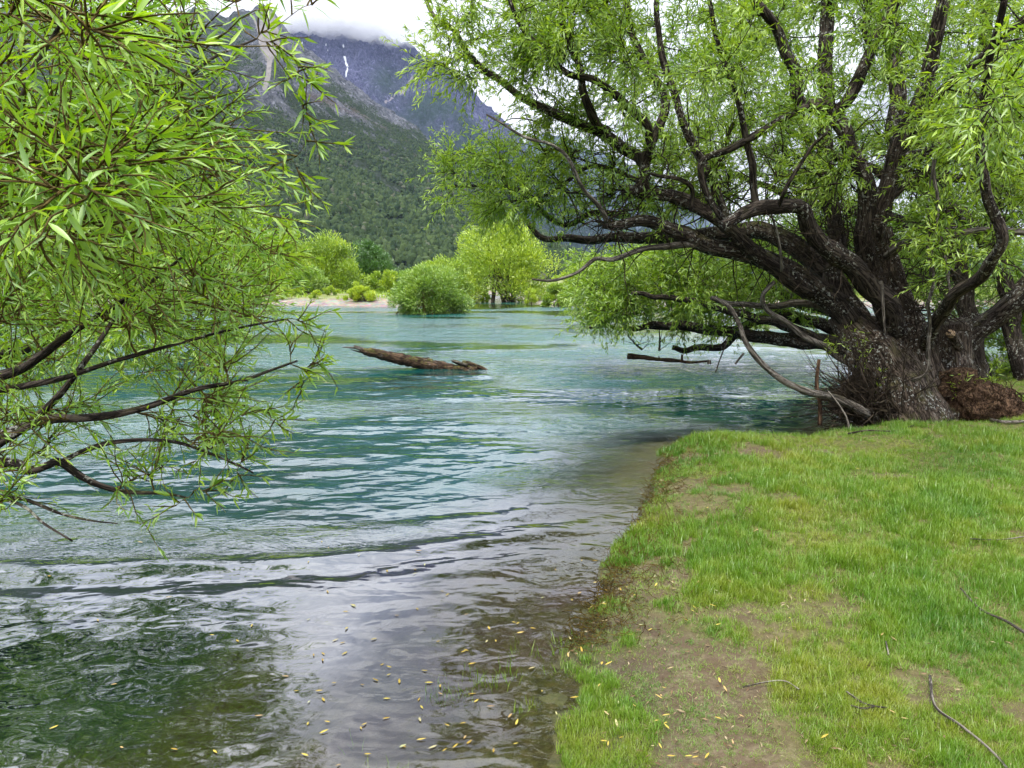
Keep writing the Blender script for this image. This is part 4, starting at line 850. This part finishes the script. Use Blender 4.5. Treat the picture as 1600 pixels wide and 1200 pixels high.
lg = empty('sunken_log', P(1045, 560, 14.2)); tag(lg, 'thin rotten log half sunk below the overhanging willow', 'log'); log = lg; D0 = 14.2
part('log_body', [([(980, 557, 14.2), (1000, 559, 14.2), (1030, 561, 14.2), (1065, 564, 14.2), (1110, 566, 14.2)], 8, 3, 9, .5)])
part('branch_stub', [([(1065, 566, 14.15), (1066, 553, 14.15)], 6, 3, 7, .3)])
part('branch_stub', [([(1031, 563, 14.15), (1029, 556, 14.15)], 4, 1.5, 6, .3)])
part('branch_stub', [([(986, 558, 14.1), (983, 552, 14.1)], 3, 1.2, 6, .3)])
stick('stump', 'small pale knob of wood poking out of the water right of the sunken log', 'stump', [(1108, 569, 14.0), (1108, 562, 14.0)], 6, 5, 'dead')
stick('bent_stick', 'short pale stick leaning from the water under the low willow', 'stick', [(1149, 569, 13.6), (1153, 562, 13.6), (1161, 551, 13.6)], 3, 4, 'dead')
stick('dark_stick', 'thin dark stick hanging to the water under the low willow', 'stick', [(1118, 582, 12.6), (1124, 560, 12.6), (1138, 530, 12.6)], 2, 2, 'bark')
stick('wooden_post', 'upright reddish dead stem standing in the shallow water left of the trunk', 'branch', [(1281, 664, 8.25), (1280, 630, 8.25), (1276, 600, 8.3), (1281, 562, 8.35)], 7, 5, 'root', wob=.006)
stick('dead_shoot', 'pale forked dead shoot rising at the tip of the grassy bank', 'branch', [(1329, 685, 7.9), (1322, 655, 7.9), (1312, 635, 7.95), (1295, 612, 8)], 4, 2, 'dead')
for i, (a, lab) in enumerate((([(1004, 546, 15.2), (995, 540, 15.2), (980, 524, 15.2)], 'drowned dead twig left of the other dark twigs by the low willow'), ([(1030, 548, 15.2), (1031, 535, 15.2), (1030, 515, 15.2)], 'drowned dead twig upright beside the low willow tips'))):
    o = stick('drowned_twig', lab, 'twig', a, 4, 1.5, 'bark', seed=i)
    for _ in range(6):
        tb = Tubes(); s_ = P(*a[rng.integers(0, 3)]); tb.add(wander(s_, np.array([rng.normal(0, .9), 0, .8]), .35, 4, .2), np.linspace(.008, .003, 5), 4, cap=False); tb.build('twig', M['bark'], o)

# sticks lying on the grass
def ground_stick(label, pp, w0, w1, mat='dead'):
    pts = []
    for a, b in pp:
        q = G(a, b, .27); z = float(ground_z(q[:1], q[1:])[0]); q = G(a, b, z); pts.append([q[0], q[1], float(ground_z(q[:1], q[1:])[0]) + .028])
    pts = catmull(pts, 6); tb = Tubes(); tb.add(pts, np.linspace(w0, w1, len(pts)), 7, .15, True, rng.random()); return tag(tb.build('fallen_stick', M[mat]), label, 'stick')
ground_stick('long pale stick slanting through the grass in the lower right corner', [(1452, 1068), (1460, 1115), (1500, 1150), (1545, 1195), (1580, 1230)], .006, .004)
ground_stick('grey stick with a fork reaching the right photo edge in the grass', [(1500, 930), (1530, 968), (1570, 985), (1602, 1005)], .004, .007)
ground_stick('short curved stick in the grass left of the long pale stick', [(1322, 1098), (1345, 1118), (1365, 1126), (1384, 1124)], .004, .003)
ground_stick('second short stick curving under the first near the long pale stick', [(1328, 1130), (1345, 1136), (1364, 1128)], .0035, .003)
ground_stick('thin arched stick lying across the grass below the bare patch', [(1160, 1080), (1195, 1075), (1225, 1078), (1248, 1092)], .003, .0025)
ground_stick('short upright looking pale stick among grass in the lower right', [(1384, 1008), (1388, 1032)], .004, .003)
ground_stick('grey root like stick at the foot of the root burl', [(1548, 655), (1565, 662), (1585, 663), (1602, 662)], .02, .016)
ground_stick('brown stick on the grass left of the big trunk foot', [(1325, 686), (1355, 676), (1400, 672), (1440, 662)], .01, .006, 'twig')
ground_stick('thin pale stick across the grass at the right edge', [(1515, 855), (1560, 856), (1600, 853)], .004, .003)

# ------------------------------------------------------------------ fallen willow leaves
m, t, o = newmat('fallen_leaf'); c = ramp(t, N(t, 'ShaderNodeObjectInfo').outputs['Random'], [(0, (.34, .22, .03)), (.5, (.45, .36, .06)), (.8, (.38, .24, .11)), (1, (.4, .42, .2))]); principled(t, o, c, .6); M['fallen'] = m
fl_m = oneleaf('fallen_leaf', .5, m, -.05, .26)
def fallen(n, label, group, gen):
    k = 0
    while k < n:
        a, b = gen(); q = G(a, b, 0.0); z = float(ground_z(q[:1], q[1:])[0])
        if z > 0: q = G(a, b, z); z = float(ground_z(q[:1], q[1:])[0])
        onw = group.endswith('water')
        if (z > 0) == onw: continue
        zz_ = z + .022 if not onw else float(water_z(q[:1], q[1:])[0]) + .004
        o = bpy.data.objects.new('fallen_leaf', fl_m); COL.objects.link(o); s_ = float(rng.uniform(.016, .031)) * (1 + .10 * q[1])
        o.location = (float(q[0]), float(q[1]), zz_); o.rotation_euler = (float(rng.normal(0, .06 if onw else .3)), float(rng.normal(0, .1)), float(rng.uniform(0, 6.3))); o.scale = (s_, s_, s_)
        tag(o, label, 'leaf', group); k += 1
fallen(85, 'tiny yellow willow leaf floating on the calm water near the bank', 'fallen leaves floating on the water', lambda: (rng.uniform(480, 940), rng.uniform(850, 1200)))
fallen(22, 'tiny yellow willow leaf floating on the calm water near the bank', 'fallen leaves floating on the water', lambda: (rng.uniform(60, 600), rng.uniform(840, 1180)))
fallen(60, 'small dry yellow leaf lying on the muddy strip of the bank', 'fallen leaves lying on the mud and grass', lambda: (rng.uniform(790, 1160) , rng.uniform(900, 1200)))
fallen(22, 'small dry yellow leaf lying on the muddy strip of the bank', 'fallen leaves lying on the mud and grass', lambda: (rng.uniform(1000, 1600) , rng.uniform(720, 1190)))

# ------------------------------------------------------------------ grass
m, t, o = newmat('grass_blade')
p = pos(t); ti = attr(t, 'tint'); big_ = noise(t, p, 1.1, 3, .6); sm = noise(t, p, 7, 3, .6)
c = ramp(t, math_(t, 'ADD', math_(t, 'MULTIPLY', big_, .7), math_(t, 'MULTIPLY', sm, .3)), [(.36, (.06, .19, .010)), (.50, (.14, .27, .013)), (.64, (.26, .30, .022))])
c = mixc(t, maprange(t, ti, .80, .84, 0, .85), c, (.40, .32, .16)); c = mixc(t, math_(t, 'MULTIPLY', ti, .35), c, (.30, .40, .05))
d = N(t, 'ShaderNodeBsdfDiffuse'); t.links.new(c, d.inputs[0]); tr = N(t, 'ShaderNodeBsdfTranslucent'); t.links.new(c, tr.inputs[0])
g_ = N(t, 'ShaderNodeBsdfGlossy'); g_.inputs['Roughness'].default_value = .4
a = N(t, 'ShaderNodeMixShader'); a.inputs[0].default_value = .4; t.links.new(d.outputs[0], a.inputs[1]); t.links.new(tr.outputs[0], a.inputs[2])
b = N(t, 'ShaderNodeMixShader'); b.inputs[0].default_value = .04; t.links.new(a.outputs[0], b.inputs[1]); t.links.new(g_.outputs[0], b.inputs[2]); t.links.new(b.outputs[0], o.inputs[0]); M['grass'] = m
def tuft(name, nb, h, spread, lean, wd, drymax=1.0, flat=0.):
    V, F, T = [], [], []
    for _ in range(nb):
        a = rng.uniform(0, 6.28); r = spread * math.sqrt(rng.random()); b = np.array([math.cos(a) * r, math.sin(a) * r, -.01]); H = h * rng.uniform(.45, 1.15)
        th_ = rng.uniform(0, 6.28); dl = np.array([math.cos(th_), math.sin(th_), 0]) * lean * rng.uniform(.2, 1.3); sd_ = np.array([-dl[1], dl[0], 0]); sd_ = sd_ / (np.linalg.norm(sd_) + 1e-9) * wd * rng.uniform(.7, 1.3)
        k = len(V); up_ = 1 - flat * rng.random()
        V += [b - sd_, b + sd_, b + dl * H * .45 + np.array([0, 0, H * .6 * up_]) - sd_ * .7, b + dl * H * .45 + np.array([0, 0, H * .6 * up_]) + sd_ * .7, b + dl * H * 1.1 + np.array([0, 0, H * .95 * up_])]
        F += [(k, k + 1, k + 3), (k, k + 3, k + 2), (k + 2, k + 3, k + 4)]; tt = rng.random() * drymax; T += [tt] * 5
    return bpy.data.objects.new(name, rawmesh(name, np.array(V), np.array(F), M['grass'], False, {'tint': T}))
tufts = [tuft('a_tuft', 22, .060, .04, .6, .0016), tuft('b_tuft', 24, .08, .042, .55, .0017, .85), tuft('c_tuft', 18, .045, .045, .9, .0017, 1.0, .5), tuft('d_tuft', 12, .12, .03, .5, .002, .75), tuft('e_tuft', 20, .035, .05, 1.1, .0018, 1.0, .6), tuft('h_tuft', 5, .10, .03, .7, .0036, .7)]
n = 110000
# sample more densely close to the camera
gy = 1.6 * (17.5 / 1.6) ** rng.random(n); gx = rng.uniform(-.35, .78, n) * gy + rng.uniform(-.3, .3, n)
dnn = sdist(gx, gy, near) + wig(gx, gy); gz = ground_z(gx, gy); br = bare_f(gx, gy, dnn)
patchy = fbm(gx, gy, 3.2, 3, 55)
lush = fbm(gx, gy, .9, 3, 57)
keep = (dnn > .02) & (rng.random(n) < np.clip(.84 - br * .70 + patchy * .9, 0.24, 1))
gx, gy, gz, br, patchy, lush, dnn = [a[keep] for a in (gx, gy, gz, br, patchy, lush, dnn)]; n = len(gx); print('grass tufts', n)
pk = np.where(br > .45, rng.choice([2, 4], n), np.where(lush + patchy * .4 > .12, rng.choice([1, 3, 0, 5], n, p=[.52, .12, .32, .04]), rng.choice([0, 2, 4, 1, 5], n, p=[.36, .22, .2, .19, .03])))
sc = rng.uniform(.7, 1.25, n) * np.clip(1 + lush * .7, .6, 1.5) * np.where(br > .5, .8, 1) * (.60 + .025 * gy)
rot = np.stack([rng.normal(0, .15, n), rng.normal(0, .15, n), rng.uniform(0, 6.28, n)], -1)
o = scatter('grass', np.stack([gx, gy, gz], -1), sc, rot, pk, tufts)
tag(o, 'short bright green grass covering the near bank', 'grass', kind='stuff')
# thin weeds standing in the shallows
m = M['grass']; wv = []
n = 420; px_ = rng.uniform(470, 960, n); py_ = rng.uniform(1000, 1215, n); k = (px_ > 470 + (1200 - py_) * 1.5)
q = np.array([G(a, b) for a, b in zip(px_[k], py_[k])]); gz = ground_z(q[:, 0], q[:, 1]); k2 = (gz < .02) & (gz > -.22) & (fbm(q[:, 0], q[:, 1], 3, 2, 88) > -.05)
q = q[k2]; gz = gz[k2]; n = len(q)
o = scatter('shore_weeds', np.stack([q[:, 0], q[:, 1], gz], -1), rng.uniform(.7, 1.3, n) + np.maximum(-gz, 0) * 6, np.stack([rng.normal(0, .2, n), rng.normal(0, .2, n), rng.uniform(0, 6.28, n)], -1), rng.choice(2, n),
            [tuft('f_weed', 4, .085, .03, .45, .0016, .8), tuft('g_weed', 6, .06, .04, .8, .0014, .8)])
tag(o, 'thin grass blades poking out of the shallow water by the mud', 'grass', kind='stuff')
# brown matted litter and creeping stems along the water's edge
lt = Tubes()
for _ in range(1700):
    a = rng.uniform(0, 1); py0 = 690 + 330 * rng.random() ** 1.4; xs_ = np.interp(py0, [b for _, b in near_px][::-1][5:], [a_ for a_, _ in near_px][::-1][5:]); q = G(xs_ + rng.exponential(38) - 4, py0)
    z = float(ground_z(q[:1], q[1:])[0])
    tp = wander([q[0], q[1], max(z, 0) + .012], np.array([rng.normal(0, 1), rng.normal(0, 1), .15]), rng.uniform(.04, .13), 4, .4, -.03)
    lt.add(tp, .0019, 3, cap=False)
tag(lt.build('shore_litter', M['moss']), 'brown matted stems and litter along the water edge of the grassy bank', 'litter', kind='stuff')

m_ = 5200; ly = 2.2 * (9.5 / 2.2) ** rng.random(m_); lx = rng.uniform(-.05, .75, m_) * ly; ld = sdist(lx, ly, near) + wig(lx, ly); k = (ld > .03) & (rng.random(m_) < .15 + .6 * bare_f(lx, ly, ld) + np.clip(fbm(lx, ly, 1.5, 2, 63) * 2, 0, .7)); lx, ly = lx[k], ly[k]; lz = ground_z(lx, ly)
L = rng.uniform(.010, .034, len(lx)) * (.8 + .08 * ly); me = leaf_mesh('bank_litter', np.stack([lx, ly, lz + rng.uniform(.006, .022, len(lx))], -1), np.stack([rng.normal(0, 1, len(lx)), rng.normal(0, 1, len(lx)), rng.normal(0, .12, len(lx))], -1), L, L * rng.uniform(.06, .3, len(lx)), rng.random(len(lx)), None)
m, t, o = newmat('dry_litter'); principled(t, o, ramp(t, attr(t, 'tint'), [(0, (.06, .035, .018)), (.4, (.16, .10, .05)), (.8, (.24, .18, .10)), (1, (.34, .28, .17))]), .85); me.materials.append(m)
tag(link('bank_litter', me), 'dry brown grass bits and leaf scraps strewn over the near bank', 'litter', kind='stuff')

# ------------------------------------------------------------------ cloud on the summit, and the air
def cloudblob(c, r, seed):
    import bmesh
    bm = bmesh.new(); bmesh.ops.create_icosphere(bm, subdivisions=5, radius=1)
    for q in bm.verts:
        k = 1 + .34 * mn.fractal(q.co * 2.0 + Vector((seed, 0, 0)), 1, 2, 6)
        q.co = Vector((q.co.x * r[0], q.co.y * r[1], q.co.z * r[2])) * k + Vector(c)
    return bm
m, t, o = newmat('cloud_vapour'); pv = N(t, 'ShaderNodeVolumePrincipled'); pv.inputs['Color'].default_value = (.995, .996, 1, 1); pv.inputs['Density'].default_value = .0022; pv.inputs['Anisotropy'].default_value = 0.2
t.links.new(pv.outputs[0], o.inputs['Volume']); M['cloud'] = m
import bmesh
for px_, py_, D_, rx, ry, rz in [(560, 36, 4100, 420, 420, 120), (500, 26, 4000, 360, 400, 140), (628, 44, 4150, 260, 300, 85), (400, -10, 3600, 400, 500, 110), (540, -60, 4000, 800, 600, 210), (590, 50, 3950, 150, 200, 60)]:
    # one closed shell per object: nested shells in a single volume mesh would cancel out
    tb_ = cloudblob(P(px_, py_, D_), (rx, ry, rz), px_ * .013); me = bpy.data.meshes.new('summit_cloud'); tb_.to_mesh(me); tb_.free(); me.materials.append(m)
    tag(link('summit_cloud', me), 'grey white cloud bank wrapping the top of the distant rocky mountain', 'cloud', kind='stuff')

m, t, o = newmat('air'); pv = N(t, 'ShaderNodeVolumePrincipled'); pv.inputs['Color'].default_value = (.55, .68, 1, 1); pv.inputs['Density'].default_value = .000022; pv.inputs['Anisotropy'].default_value = .1
t.links.new(pv.outputs[0], o.inputs['Volume'])
bx = [(-7000, -7000, -4), (7000, -7000, -4), (7000, 7000, -4), (-7000, 7000, -4), (-7000, -7000, 2600), (7000, -7000, 2600), (7000, 7000, 2600), (-7000, 7000, 2600)]
me = rawmesh('haze', np.array(bx), np.array([(0, 3, 2, 1), (4, 5, 6, 7), (0, 1, 5, 4), (1, 2, 6, 5), (2, 3, 7, 6), (3, 0, 4, 7)]), m, False)
tag(link('haze', me), kind='stuff')
print('total tris', sum(len(o.data.loop_triangles) if (o.data.calc_loop_triangles() or True) else 0 for o in COL.objects if o.type == 'MESH'))
